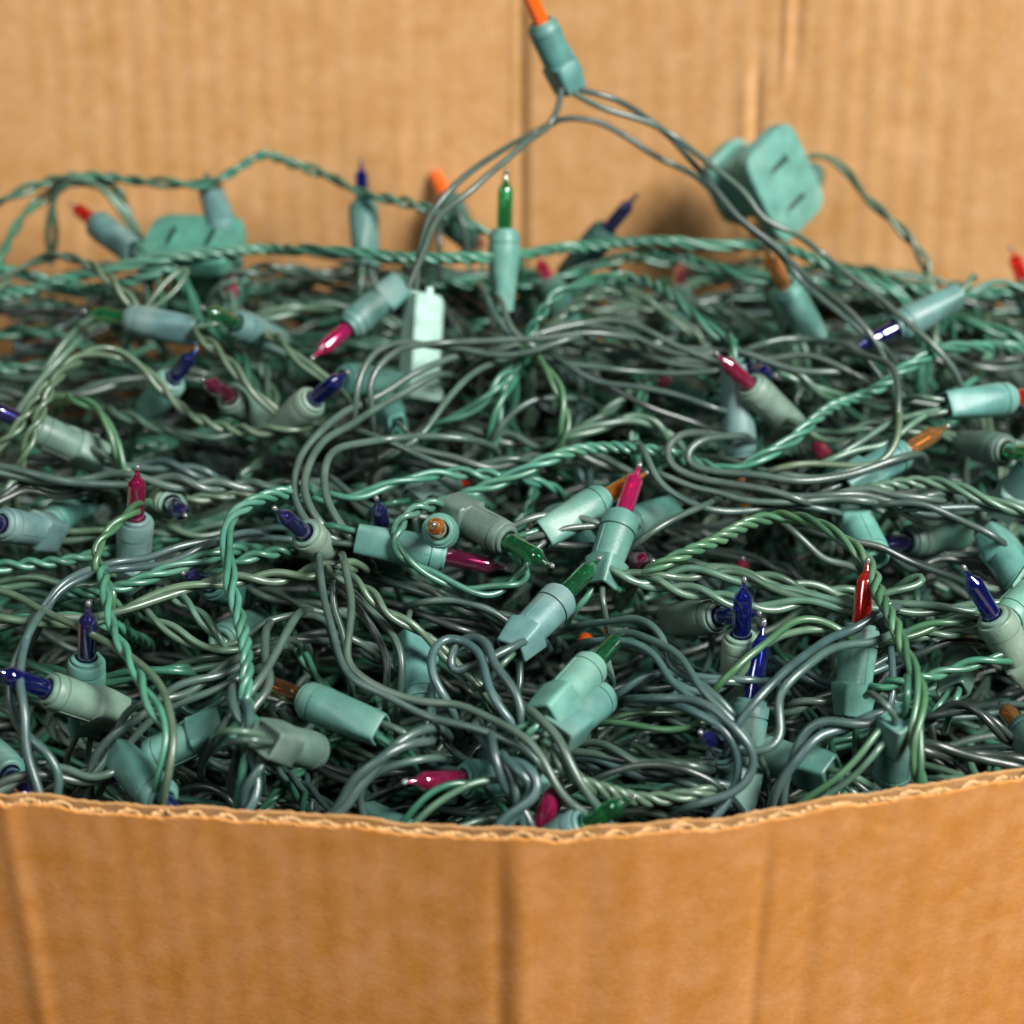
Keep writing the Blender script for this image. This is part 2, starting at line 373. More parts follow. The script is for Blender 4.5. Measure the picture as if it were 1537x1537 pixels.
def build_light(sp_):
    (mx, my), (bx, by) = sp_['M'], sp_['B']
    dM, dB = ray(mx, my), ray(bx, by); L = .0228
    def place(tM):
        Mp = CAMP + dM*tM
        a = dB@dB; b = dB@(CAMP-Mp); c = (CAMP-Mp)@(CAMP-Mp) - L*L; D = b*b - a*c
        if D < 0: tb = [-b/a]*2
        else: tb = [(-b-math.sqrt(D))/a, (-b+math.sqrt(D))/a]       # near, far
        if sp_['lean'] == 'n': t = tb[0]
        elif sp_['lean'] == 'f': t = tb[1]
        elif sp_['lean'] == '0': t = sum(tb)/2
        else:
            tz = (surf_py(by) - CAM_H)/dB[2]; t = min(tb, key=lambda q: abs(q-tz))
        return Mp, CAMP + dB*t
    tM = sp_['Y']/dM[1] if sp_['Y'] is not None else (surf_py(my) + sp_['dz']*.5 - CAM_H)/dM[2]
    t_lo = (tM*.955 if sp_['Y'] is not None else (surf_py(my) + .011 + sp_['dz']*.5 - CAM_H)/dM[2])
    w1 = np.array([mx, bx]); w2 = np.array([my, by]); wd = ray(w1, w2); wt = wall_t(w1, w2, wd, .005)
    t_lo = max(t_lo, float(wt[0])); tM = max(tM, float(wt[0]))
    for it in range(3):
        Mp, Bp = place(tM); ax = (Mp-Bp); ln = np.linalg.norm(ax); ax /= ln
        pts = np.array([Bp + ax*ln*k for k in (.08, .3, .55, .8, .97)] + [Mp + ax*.0175*k for k in (.3, .6, .95)])
        rr = np.array([.0042, .0045, .0048, .005, .005, .0028, .0028, .0015])
        px, py, t = pix(pts); push = 0
        for k in range(len(pts)): push = min(push, need([px[k]], [py[k]], [t[k]], rr[k]*.75)[0] - t[k])
        if push > -1e-5: break
        tM = max(tM + max(push, -.02), t_lo)
    Mp, Bp = place(tM); ax = Mp-Bp; ln = np.linalg.norm(ax); z = ax/ln
    k = np.linspace(.02, 1, 12); body = Bp + (Mp-Bp)*k[:, None]; a, b, c = pix(body); splat(a, b, c, .0048)
    if sp_['bulb']:
        body = Mp + z*(np.linspace(0, .0165, 7))[:, None]; a, b, c = pix(body); splat(a, b, c, .0026)
    roll = sp_['roll'] if sp_['roll'] is not None else random.random()*6.28
    view = CAMP - Mp; x = view - z*(view@z)
    x = np.array([1.0, 0, 0]) if np.linalg.norm(x) < 1e-4 else x/np.linalg.norm(x)
    y = np.cross(z, x); c_, s_ = math.cos(roll), math.sin(roll); x, y = x*c_+y*s_, y*c_-x*s_
    k = ln/SOCK_L
    Mx = Matrix(((x[0], y[0], z[0]*k, Bp[0]), (x[1], y[1], z[1]*k, Bp[1]), (x[2], y[2], z[2]*k, Bp[2]), (0, 0, 0, 1)))
    if not (.8 < k < 1.0): print('light length', round(k, 2), sp_['label'])
    o = empty('mini_light', Mx); tag(o, sp_['label'], 'string light', sp_['group'] or 'mini lights in the tangle')
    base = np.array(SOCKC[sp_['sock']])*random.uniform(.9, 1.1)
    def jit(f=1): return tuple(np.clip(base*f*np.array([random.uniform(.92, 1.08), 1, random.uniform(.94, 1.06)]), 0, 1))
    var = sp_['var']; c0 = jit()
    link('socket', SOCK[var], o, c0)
    if var == 'block' and random.random() < .5: link('locking_tab', TAB, o, c0)
    link('mould_seam', SEAM[var], o, c0)
    link('collar', COLLAR, o, jit(1.08))
    if sp_['bulb']:
        short = random.random() < .3
        bu = link('bulb', (BULBS if short else BULBM)[sp_['bulb']], o)
        nb = link('glass_nib', NIB, bu); link('filament_support', FIL, bu)
        nb.location = (0, 0, (1.2 if short else 2.4)*mm)
    Mi = np.array(Mx.inverted()); gdir = np.array([0, 0, -1.0]) if sp_['Y'] is not None else (Bp-CAMP)/np.linalg.norm(Bp-CAMP) + np.array([0, .1, -.3])
    for sgn in ((-1, 1) if sp_['leads'] else ()):                    # the two lead wires leaving the socket
        s0 = Bp + x*sgn*.0016 + z*.002; dr = -z + x*sgn*.25 + np.array([random.uniform(-.5, .5), random.uniform(-.1, .5), -.1])
        W = [s0, s0 - z*.0032 + x*sgn*.0003]
        vel = dr/np.linalg.norm(dr)
        for q in range(5):
            W.append(W[-1] + vel*.005); vel = vel + gdir*1.0; vel /= np.linalg.norm(vel)
        W = smooth(resample(catmull(np.array(W), .002), .0016)[0], 2)
        if sp_['Y'] is None and pix(W)[1].max() > 1290: continue
        Wl = (np.c_[W, np.ones(len(W))]@Mi.T)[:, :3]
        link('lead_wire', fast_mesh('lead_wire', [tube_arrays(Wl, .00092)], M_WIRE), o, tuple(np.array(COLR[random.choice(['grey', 'sage', 'green'])])*random.uniform(.8, 1.2)))

ITEMS = []
def C(order, kind, col, pts, label, group=None, dz=0.0, Y=None, dive=(1, 1), name=None):
    if name is None: name = {'s': 'wire', 'S': 'wire', 'f': 'wire'}.get(kind, 'twisted_cord')
    if isinstance(Y, (int, float)): Y = [Y, Y]
    ITEMS.append((order, build_cord, dict(kind=kind, col=col, pts=pts, label=label, group=group, dz=dz, Y=Y, dive=dive, name=name)))
def Lt(order, M, B, bulb, sock, var, label, dz=.004, Y=None, lean=None, roll=None, group=None, leads=True):
    ITEMS.append((order, build_light, dict(M=M, B=B, bulb=bulb, sock=sock, var=var, label=label, dz=dz, Y=Y, lean=lean, roll=roll, group=group, leads=leads)))

# ------------------------------------------------------------------ setting: table and box
BOT = -.17; BACK = .712; HALF = .245; TH = .006
tbl = mesh('table', [(-3, -2, BOT-.006), (3, -2, BOT-.006), (3, 4, BOT-.006), (-3, 4, BOT-.006)], [(0, 1, 2, 3)], M_TABLE, False)
tag(link('table', tbl), None, None, None, 'structure')
box = empty('cardboard_box', Matrix.Translation((0, .55, BOT)))
tag(box, 'open brown corrugated cardboard box filled with tangled string lights', 'box')
def sheet(name, yf, x0, x1, zb, ztf, th, m, nx, nz, parent, rag=0.0):
    """upright sheet following plan curve yf(x), from zb to ztf(x), thickness th away from the camera"""
    xs = np.linspace(x0, x1, nx); v = []
    zt = np.array([ztf(x) for x in xs]) + (rag*(rng.random(nx)-.5) if rag else 0)
    for side in (0, 1):
        for j in range(nz):
            for i, x in enumerate(xs):
                z = zb + (zt[i]-zb)*(j/(nz-1))**.7; v.append((x, yf(x, z)+th*side-.55, z-BOT))
    f = []; o2 = nx*nz
    for j in range(nz-1):
        for i in range(nx-1):
            a = j*nx+i; f.append((a, a+1, a+nx+1, a+nx)); b = o2+a; f.append((b, b+nx, b+nx+1, b+1))
    t = (nz-1)*nx
    for i in range(nx-1): f.append((t+i, t+i+1, o2+t+i+1, o2+t+i))
    for i in (0, nx-1):
        for j in range(nz-1):
            a, b = j*nx+i, (j+1)*nx+i; f.append((a, b, o2+b, o2+a))
    me = mesh(name, v, f, m); me.set_sharp_from_angle(angle=math.radians(45)); return link(name, me, parent)
def X_at(px, py, y): return float(at_y(px, py, y)[0])
def ridge(x, c, wd): return math.exp(-((x-c)/wd)**2)
# back panel: washboard flutes and two old folds
xb1, xb2, xb3 = X_at(777, 200, BACK+.01), X_at(1172, 60, BACK+.02), X_at(1128, 250, BACK+.01)
def wav(x, z): return math.sin(17*x+3.1*z)*.0007 + math.sin(43*x-9*z+1)*.0003 + math.sin(31*z+9*x)*.0004
def y_back(x, z):
    y = BACK + .20*max(0, z+.02) + .00009*(1+.6*math.sin(33*x+2))*math.sin(2*math.pi*x/.0092 + .9*math.sin(21*x) + .15*math.sin(60*z)) + wav(x, z)
    u = min(1, max(0, (x-xb1)/.0055)); y += -.0026*u*u*(3-2*u) - .0007*ridge(x, xb1-.0012, .0012) - .14*max(0, x-xb1)
    fade = 1/(1+math.exp(-(z-.078)/.003))
    y += fade*(-.0014*ridge(x, xb2, .0012) + .0014*ridge(x, xb2+.0035, .0022))
    y += (1-fade)*(.0014*ridge(x, xb3, .0013) - .0009*ridge(x, xb3-.004, .002))
    return y
zt0 = float(at_y(768, -14, BACK+.024)[2]); zt1 = float(at_y(1120, 3, BACK+.024)[2])
xn0, xn1 = X_at(1058, 0, BACK), X_at(1182, 0, BACK)
def top_back(x): return zt0 + .012 + .0006*math.sin(60*x)
sheet('back_panel', y_back, -HALF, HALF, BOT, top_back, TH, M_CARD, 520, 46, box)
# front panel: bowed outwards, folded at the middle, with a corrugated core between two liners
ex = [-60, 0, 250, 500, 700, 772, 850, 950, 1100, 1250, 1400, 1537, 1600]
ey = [1206, 1212, 1229, 1247, 1259, 1265, 1262, 1256, 1240, 1217, 1195, 1166, 1150]
pl = at_z(np.array(ex), np.array(ey), 0.0)
px_, py_ = np.r_[-HALF, pl[:, 0], HALF], np.r_[pl[0, 1]+.004, pl[:, 1], pl[-1, 1]+.022]
fine_x = np.linspace(-HALF, HALF, 800); fine_y = np.interp(fine_x, px_, py_)
kern = np.ones(9)/9; fine_y = np.convolve(np.pad(fine_y, 4, mode='edge'), kern, 'valid')
xc0, xc1, xc2, xc3 = X_at(762, 1300, .395), X_at(1150, 1260, .405), X_at(18, 1250, .408), X_at(880, 1400, .395)
def y_front(x, z):
    y = float(np.interp(x, fine_x, fine_y)) + wav(x*1.3+.2, z)*.7 + .00005*math.sin(2*math.pi*x/.008)
    low = min(1.0, max(0.0, -z/.02))
    y += .0007*ridge(x, xc0-.002, .0024)*(.4+.6*low) - .0005*ridge(x, xc0+.0035, .003)*low
    y += .0006*ridge(x, xc1, .0018)*low + .0005*ridge(x, xc1+.012, .004)*low
    y += -.0005*ridge(x, xc2, .0026) + .0002*ridge(x, xc2+.006, .0035)
    y += .0005*ridge(x, xc3, .006)*low
    y += .10*(-z) if z < 0 else 0
    return y
LIN = .0009
fp = empty('front_panel'); fp.parent = box
def rimz(x): return .0004*math.sin(90*x) + .0003*math.sin(333*x+1) + .0003*math.sin(171*x+2) - .0006*ridge(x, .012, .004)
sheet('outer_liner', y_front, -HALF, HALF, BOT, rimz, LIN, M_OUTER, 520, 40, fp, .0007)
sheet('inner_liner', lambda x, z: y_front(x, z)+.0036, -HALF, HALF, BOT, lambda x: rimz(x)+.0004, LIN, M_CARD, 520, 20, fp, .0005)
def y_flute(x, z): return y_front(x, z) + .0018 + (.0009+.0003*math.sin(57*x))*math.sin(2*math.pi*x/.0078 + .6*math.sin(37*x) + .3*math.sin(91*x))
sheet('corrugated_core', y_flute, -HALF, HALF, BOT, lambda x: rimz(x)-.0004+.0003*math.sin(210*x)+.0002*math.sin(517*x), .0009, M_EDGE, 900, 6, fp, .0008)
yl, yr = float(fine_y[0])+.007, float(fine_y[-1])+.007
for s_, y0 in ((-1, yl), (1, yr)):
    v = [(s_*HALF, y0-.55, 0), (s_*HALF, BACK-.55, 0), (s_*HALF, BACK-.55, -BOT-.004), (s_*HALF, y0-.55, -BOT-.004)]
    v += [(a+s_*TH, b, c) for a, b, c in v]
    f = [(0, 1, 2, 3), (7, 6, 5, 4), (0, 4, 5, 1), (1, 5, 6, 2), (2, 6, 7, 3), (3, 7, 4, 0)]
    link('side_panel', mesh('side_panel', v, f, M_CARD, False), box)
v = [(-HALF, .38-.55, -.004), (HALF, .38-.55, -.004), (HALF, BACK-.55, -.004), (-HALF, BACK-.55, -.004)]
v = [(a, b, .002) for a, b, c in v] + [(a, b, -.004) for a, b, c in v]
link('bottom_panel', mesh('bottom_panel', v, [(0, 1, 2, 3), (7, 6, 5, 4), (0, 4, 5, 1), (1, 5, 6, 2), (2, 6, 7, 3), (3, 7, 4, 0)], M_CARD, False), box)

# ------------------------------------------------------------------ the depth of the heap (uncountable wires) and upper filler cords
def wander(x, y, depth, length, ang, bend=26, zamp=.006):
    y = max(y, float(np.interp(x, fine_x, fine_y)) + .018)
    P = []; st = .004; k = random.gauss(0, 8); ph = random.random()*6.28; zf = random.uniform(20, 60); a0 = ang
    for i in range(int(length/st)):
        z = surf_w(y) - depth + zamp*math.sin(ph+i*st*zf)
        P.append((x, y, z)); k += random.gauss(0, bend*.35); k *= .93
        ang += k*st - .10*math.sin(2*(ang-a0))*.2
        if y > .685 and math.sin(ang) > 0 or y < .425 and math.sin(ang) < 0: ang += -.25*math.copysign(1, math.cos(ang))*math.copysign(1, math.sin(ang))
        x += math.cos(ang)*st; y = min(.697, max(float(np.interp(x, fine_x, fine_y)) + .016, y + math.sin(ang)*st))
        if abs(x) > .236: break
    return np.array(P)
deep = {c: [] for c in ('grey', 'dark', 'green', 'sage')}
for i in range(680):
    y = random.uniform(.42, .69); dp = random.uniform(.036, .10)
    P = wander(random.uniform(-.235, .2), y, dp, random.uniform(.15, .4), random.choice((0, math.pi))*0 + random.gauss(0, .5))
    if len(P) < 8: continue
    n, r, pt = random.choice(((2, .0012, .04), (2, .001, .022), (3, .00095, .021), (1, .00125, 1)))
    for s in strands(smooth(P, 2), n, r, pt, random.random()*6, .003): deep[random.choice(list(deep))].append(tube_arrays(s, r, 6))
for c, parts in deep.items():
    o = link('tangled_wires', fast_mesh('tangled_wires', parts, M_WIRE), None, COLR[c]); tag(o, 'dim mass of tangled wires deep in the box', 'wires', None, 'stuff')
FILL = []
def bury(c, what, P):
    px, py, _ = pix(P.mean(0)); col = {'grey': 'grey', 'green': 'dark green', 'sage': 'sage', 'mint': 'mint', 'dark': 'blackish', 'blue': 'grey-blue', 'pale': 'yellow-green'}[c]
    row = 'near the back panel' if py < 560 else ('in the middle of the heap' if py < 900 else 'just behind the front rim')
    side = 'left' if px < 512 else ('centre' if px < 1024 else 'right')
    return f'{col} {what} half buried under other wires {row}, {side}'
for i in range(190):
    y = random.uniform(.425, .695); dp = random.uniform(.017, .050) + (.012 if y < .50 else 0) - (.006 if y > .62 else 0)
    P = wander(random.uniform(-.22, .15), y, dp, random.uniform(.12, .34), random.gauss(0, .38), 28, .005)
    if len(P) < 12: continue
    FILL.append((dp, P))
for i in range(48):                                                     # the loose band of cords along the back panel
    P = wander(random.uniform(-.22, .12), random.uniform(.64, .695), random.uniform(-.004, .018), random.uniform(.10, .26), random.gauss(0, .25), 22, .006)
    if len(P) >= 12: FILL.append((.012, P))
for dp, P in sorted(FILL, key=lambda q: -q[0]):
    kind = random.choice('ddttttmmsl'); n, r, pt = KIND[kind]; P = smooth(P, 2)
    c = random.choice(('grey', 'grey', 'green', 'sage', 'green', 'dark', 'blue', 'pale', 'mint')); base = np.array(COLR[c])*random.uniform(.8, 1.1)
    Ls = strands(P, n, r, pt, random.random()*6, .0018)
    if n == 1: o = link('wire', fast_mesh('wire', [tube_arrays(Ls[0], r, 7)], M_WIRE), None, base); tag(o, bury(c, 'wire', P), 'wire', 'buried wires')
    else:
        o = empty('twisted_cord', Matrix.Translation(Vector(P[0])))
        for s in Ls: link('strand', fast_mesh('strand', [tube_arrays(s-P[0], r, 7)], M_WIRE), o, tuple(base*random.uniform(.85, 1.15)))
        tag(o, bury(c, 'three-strand cord' if n == 3 else 'two-strand cord', P), 'cord', 'buried twisted cords')
    a, b, t = pix(resample(P, .003)[0]); splat(a, b, t, total_r(kind))

# ------------------------------------------------------------------ plugs
def cam_dir(r, u, f):
    v = RT*r + UP*u - FW*f; return v/np.linalg.norm(v)                 # right, up, towards the camera
def frame(c, n, u):
    n = n/np.linalg.norm(n); u = u - n*(u@n); u /= np.linalg.norm(u); v = np.cross(n, u)
    return Matrix(((u[0], v[0], n[0], c[0]), (u[1], v[1], n[1], c[1]), (u[2], v[2], n[2], c[2]), (0, 0, 0, 1)))
def outlet_plug(c, n, u, label, col, face=(15, 11), splat_r=.011):
    """stacking plug: slotted outlet face plate, waist, rear flange and cord neck"""
    o = empty('stacking_plug', frame(c, n, u)); tag(o, label, 'plug', 'stacking plugs')
    a, b = face
    link('face_plate', loft([S_(-7, a-1.2, b-1.2, 5), S_(-6.4, a-.3, b-.3, 5.5), S_(-5, a, b, 5.5), S_(-.9, a, b, 5.5), S_(-.2, a-.4, b-.4, 5.5), S_(0, a-1.1, b-1.1, 5.5)], M_SOCK, 'face_plate', n=40), o, col)
    link('waist', loft([S_(-22, a*.62, b*.62, 6), S_(-15, a*.60, b*.62, 6), S_(-6.9, a*.70, b*.72, 6)], M_SOCK, 'waist', n=32), o, tuple(np.array(col)*.92))
    link('rear_flange', loft([S_(-28, a*.66, b*.7, 4), S_(-27.2, a*.74, b*.8, 4), S_(-23, a*.76, b*.84, 4), S_(-22, a*.70, b*.76, 4)], M_SOCK, 'rear_flange', n=32), o, col)
    for s in (-1, 1):
        x = s*a*.43
        rim = link('slot_rim', loft([S_(-.2, 2.3, 5.4, 8), S_(.45, 2.1, 5.2, 8), S_(.45, 1.3, 4.4, 8), S_(-.6, 1.25, 4.3, 8)], M_SOCK, 'slot_rim', False, False, 24), o, tuple(np.array(col)*1.1)); rim.location = (x*mm, 0, 0)
        sl = link('slot', loft([S_(-.05, 1.25, 4.3, 8), S_(.1, 1.28, 4.35, 8)], M_SOCK, 'slot', n=24), rim, tuple(np.array(col)*.22))
    pts = np.array([np.array(c) - np.array(n)*k for k in np.linspace(0, .026, 8)]); p, q, t = pix(pts); splat(p, q, t, splat_r)
def plug_b(_):
    n = cam_dir(.63, -.14, .77); u = cam_dir(.56, -.80, -.4)
    outlet_plug(at_y(1182, 275, .670), n, u, 'dusty green two-slot stacking plug propped high against the back panel', (.095, .245, .20), (17.5, 13))
def plug_a(_):
    n = cam_dir(-.16, .66, .72); u = cam_dir(.96, -.22, .1)
    outlet_plug(at_y(285, 356, .655), n, u, 'dark green two-slot plug with its face up, crossed by long mint cord', (.06, .20, .15), (16.5, 12), .011)
def glare_plug(_):
    c = at_y(624, 600, .592); t0 = pix(c)[2]; y = c[1]
    nd = float(need([c and 0 or 0], [0], [1.0], .001)[0]) if False else 0
    up = cam_dir(.05, .985, -.10); n = cam_dir(-.12, .10, .97); M = frame(c, up, np.cross(n, up))
    o = empty('cord_plug', M); tag(o, 'rectangular plug with glare painted in as pale mint, standing upright with two wires entering its top', 'plug')
    v = []; f = []
    sec = [(0, 7.6, 6), (3.2, 7.8, 6.2), (6.5, 6.2, 5), (31, 6.6, 5), (33, 6.2, 4.6), (33.6, 5.4, 4)]
    for z, a, b in sec:
        for x, yy in ((-a, -b*1.2), (a, -b*1.2), (a, -b*.55), (a*.93, -b*.35), (a*.1, b), (-a*.93, -b*.2), (-a, -b*.4)): v.append((x*mm, yy*mm, z*mm))
    for i in range(len(sec)-1):
        for k in range(7): f.append((i*7+k, i*7+(k+1) % 7, (i+1)*7+(k+1) % 7, (i+1)*7+k))
    f += [tuple(range(7))[::-1], tuple(35+k for k in range(7))]
    me = mesh('plug_body', v, f, M_SOCK, False)
    import bmesh
    bm = bmesh.new(); bm.from_mesh(me); bmesh.ops.recalc_face_normals(bm, faces=bm.faces)
    bmesh.ops.bevel(bm, geom=[e for e in bm.edges if e.calc_face_angle(0) > .3], offset=.0005, segments=2, affect='EDGES'); bm.to_mesh(me); bm.free()
    link('plug_body', me, o, (.27, .42, .36))  # green plastic; pale mint here and on the reliefs paints in glare
    for s in (-1, 1):
        link('strain_relief', loft([S_(33, 1.35), S_(35.4, 1.2), S_(35.6, 1.0)], M_SOCK, 'strain_relief', n=12), o, (.34, .50, .44)).location = (s*2.4*mm, 0, 0)
    zz = np.array(up); pts = np.array([np.array(c) + zz*k for k in np.linspace(.002, .034, 12)]); p, q, t = pix(pts); splat(p, q, t, .0085)
ITEMS += [(40, plug_b, None), (40, plug_a, None), (45, glare_plug, None)]

# ------------------------------------------------------------------ lights along the back
Lt(42, (147,337), (200,377), 'red', 'slate', 'taper', 'red-orange bulb in slate socket beneath the arching cord at upper left', Y=.672)
Lt(30, (336,350), (316,282), None, 'slate', 'taper', 'slate socket hanging from the high arching cord behind the face-up plug', Y=.690)
Lt(52, (197,480), (296,498), 'green', 'slate', 'taper', 'dark green bulb in pale blue-grey socket lying before the face-up plug', dz=.012, lean='n')
Lt(52, (358,487), (423,517), 'green', 'slate', 'taper', 'short dark green bulb in blue-grey socket beside a dangling pink bulb', dz=.010)
Lt(38, (343,402), (338,330), 'pink', 'deep', 'taper', 'pink bulb hanging tip down behind the face-up plug', Y=.688)
Lt(45, (257,572), (208,635), 'blue', 'aqua', 'taper', 'small blue bulb in aqua socket under the pale arching cord', dz=.000)
Lt(49, (347,597), (398,630), 'plum', 'sage', 'taper', 'plum bulb in pale grey-green socket between the yellowish cords', dz=.004)
Lt(56, (468,602), (403,655), 'blue', 'sage', 'taper', 'bright blue bulb in sage socket pointing up beside the grey wire bend', dz=.012, lean='f')
Lt(34, (54,643), (154,690), 'violet', 'sage', 'block', 'violet bulb at the far edge in pale sage block socket', dz=.006, roll=.5)
Lt(46, (525,490), (599,428), 'pink', 'teal', 'block', 'pink bulb pointing down beside the pale rectangular plug', dz=.012)
Lt(44, (545,308), (550,400), 'blue', 'teal', 'taper', 'dark blue bulb standing upright against the plain cardboard back', Y=.704)
Lt(28, (672,300), (706,368), 'hot', 'deep', 'taper', 'bright orange bulb leaning behind the two wires of the pale plug', Y=.712)
Lt(30, (703,353), (668,330), 'pink', 'deep', 'taper', 'pink bulb half hidden behind the upright green bulb', Y=.690)
Lt(64, (757,350), (754,468), 'green', 'aqua', 'taper', 'clear green bulb standing upright in aqua socket at the centre back', Y=.655, roll=.3)
Lt(32, (828,432), (858,500), 'pink', 'deep', 'taper', 'bright pink bulb leaning just beyond the upright green light', Y=.675)
Lt(34, (909,347), (848,418), 'violet', 'deep', 'taper', 'dark violet bulb poking above the long mint cord near the back panel', Y=.688)
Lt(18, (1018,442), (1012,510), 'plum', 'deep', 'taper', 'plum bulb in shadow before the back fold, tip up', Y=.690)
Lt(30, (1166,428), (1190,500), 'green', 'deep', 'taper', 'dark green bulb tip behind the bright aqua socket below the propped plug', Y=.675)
Lt(56, (1180,432), (1224,510), 'amber', 'aqua', 'taper', 'bright aqua socket below the propped plug with brown-red bulb facing away', Y=.648)
Lt(60, (1349,490), (1440,444), 'blue', 'slate', 'taper', 'deep blue bulb in slate socket pointing down towards the centre', dz=.012)
Lt(44, (1541,432), (1572,510), 'red', 'deep', 'taper', 'red bulb standing up at the picture edge before the back panel', Y=.675)
Lt(36, (1222,256), (1188,320), 'pink', 'deep', 'taper', 'small pink bulb peeking out behind the propped plug', Y=.712, leads=False)
Lt(26, (1112,680), (1100,548), 'amber', 'slate', 'taper', 'slate socket upside down beside the grey wire loop', dz=.006)
Lt(38, (1127,580), (1195,645), 'magenta', 'sage', 'taper', 'magenta bulb in grey-green socket leaning over the mint braid', dz=.012)
Lt(42, (1118,553), (1060,540), 'blue', 'deep', 'taper', 'tiny blue bulb behind the magenta bulb and grey-green socket', dz=.004)
Lt(60, (1514,598), (1419,609), 'red', 'aqua', 'taper', 'bright aqua socket with chipped end and red bulb at the edge', dz=.012, lean='n')
Lt(40, (1354,680), (1264,733), 'amber', 'teal', 'block', 'clear amber bulb in teal socket crossed by pale wires', dz=.008, lean='n')
Lt(42, (1508,676), (1436,664), 'green', 'grey', 'taper', 'dark socket facing the camera with a black-green bulb end', dz=.010, lean='f')
Lt(46, (1560,690), (1500,768), None, 'teal', 'block', 'teal block socket cut by the picture edge beside the black-green bulb', dz=.008)
Lt(36, (1313,838), (1272,750), None, 'aqua', 'block', 'aqua block socket pointing down, its base under the grey wires', dz=.004)
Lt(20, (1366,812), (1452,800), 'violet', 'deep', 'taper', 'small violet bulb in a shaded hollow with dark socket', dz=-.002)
Lt(46, (1540,885), (1488,800), None, 'aqua', 'block', 'bright aqua block socket slanting down at the far edge', dz=.008, roll=.4)
Lt(50, (1512,930), (1575,862), None, 'mint', 'block', 'pale green socket crossing behind the long blue bulb', dz=.006)
Lt(62, (1492,928), (1548,1022), 'blue', 'sage', 'wedge', 'long blue bulb in large pale green socket near the edge', dz=.014)
Lt(30, (1537,1096), (1585,1150), 'amber', 'deep', 'taper', 'dark amber bulb in shade at the lower far edge', dz=.002)
Lt(18, (1444,988), (1430,1040), 'amber', 'deep', 'taper', 'tiny amber bulb deep beneath the pale wires', dz=-.004)

# ------------------------------------------------------------------ lights in the middle and front
Lt(50, (1291,944), (1276,1076), 'red', 'teal', 'wedge', 'clear red bulb standing upright, socket mouth wrapped by twisted wire', dz=.012, roll=2.2)
Lt(50, (1338,1166), (1351,1076), None, 'teal', 'block', 'teal socket standing mouth down beside the hanging pale braid', dz=.006, roll=.6, lean='n')
Lt(34, (1142,1130), (1252,1164), None, 'teal', 'block', 'block-ended teal socket under the grey-blue twist near the front', dz=.002, roll=.6)
Lt(40, (1127,1058), (1102,1218), 'blue', 'teal', 'block', 'dark blue bulb in long teal socket looped by grey-blue wire', dz=.000, roll=.5)
Lt(48, (1112,958), (1106,1066), 'blue', 'sage', 'taper', 'dark blue bulb standing up from a round ringed socket', dz=.010, lean='f')
Lt(44, (1076,925), (1000,930), 'blue', 'grey', 'taper', 'black-blue bulb lying sideways behind the upright dark blue bulb', dz=.004)
Lt(30, (1109,876), (1100,930), 'magenta', 'deep', 'taper', 'thin pink bulb rising from a dark gap under the green arch', dz=-.004)
Lt(20, (1249,700), (1290,760), 'pink', 'deep', 'taper', 'tiny pink bulb tip between the grey strands beside the loop', dz=.000)
Lt(62, (903,750), (813,804), 'orange', 'teal', 'taper', 'clear orange bulb touching the tip of the magenta bulb', dz=.014, lean='n')
Lt(66, (933,777), (897,882), 'pink', 'teal', 'wedge', 'bright magenta bulb in teal socket before the orange bulb', dz=.016, roll=.7, lean='n')
Lt(68, (842,897), (764,976), 'green', 'slate', 'wedge', 'clear green bulb in large slate-teal socket at the centre front', dz=.014, roll=.8, lean='n')
Lt(68, (888,1000), (814,1078), 'green', 'aqua', 'block', 'green bulb in bright block socket just below the centre one', dz=.014, roll=.45, lean='n')
Lt(58, (903,1046), (832,1106), None, 'teal', 'block', 'shaded teal socket tucked under the lower green light', dz=.004, roll=1.2, lean='n')
Lt(64, (758,809), (672,760), 'green', 'grey', 'block', 'emerald bulb in dull grey-green socket pointing down to the centre', dz=.016, roll=.6)
Lt(66, (659,796), (668,806), 'orange', 'teal', 'taper', 'orange bulb seen end-on in a round ringed socket', dz=.020, lean='f')
Lt(50, (662,834), (534,808), 'plum', 'teal', 'taper', 'dark plum bulb in teal socket beneath the end-on orange bulb', dz=.010, lean='n')
Lt(48, (575,797), (588,860), 'violet', 'deep', 'taper', 'shiny violet bulb poking up between grey wires', dz=.004)
Lt(62, (460,802), (521,852), 'violet', 'sage', 'taper', 'pale sage socket with violet bulb where many wires meet', dz=.016, roll=1.0)
Lt(44, (632,1056), (620,957), None, 'teal', 'block', 'teal socket standing mouth down left of the knotted wire loops', dz=.006, roll=.9)
Lt(48, (460,1050), (572,1096), 'brown', 'teal', 'taper', 'brown amber bulb in teal socket above a black hollow', dz=.006, lean='n')
Lt(36, (472,1128), (396,1108), None, 'grey', 'block', 'scuffed grey-green socket beside the hanging twisted cords', dz=.002, lean='n')
Lt(50, (225,1138), (342,1086), 'blue', 'aqua', 'block', 'aqua block socket with dark blue bulb lying towards the front corner', dz=.006, roll=.5, lean='n')
Lt(54, (75,1036), (181,1074), 'blue', 'sage', 'block', 'blue bulb in sage block socket lying at the near side', dz=.010, roll=.55)
Lt(44, (130,992), (127,1098), 'violet', 'teal', 'taper', 'dark violet bulb standing upright under the crossing pale wires', dz=.010)
Lt(62, (243,1199), (176,1130), 'blue', 'teal', 'taper', 'teal socket tipping its blue bulb over the front rim', Y=.438, lean='f')
Lt(50, (12,1160), (-40,1105), 'violet', 'teal', 'taper', 'teal socket cut by the picture edge near the front rim', dz=.004)
Lt(48, (5,787), (83,802), 'violet', 'slate', 'block', 'slate socket pointing out of the picture above the mint braid', dz=.008)
Lt(36, (78,783), (132,743), None, 'teal', 'block', 'teal socket lying behind the slate socket at the side', dz=.004)
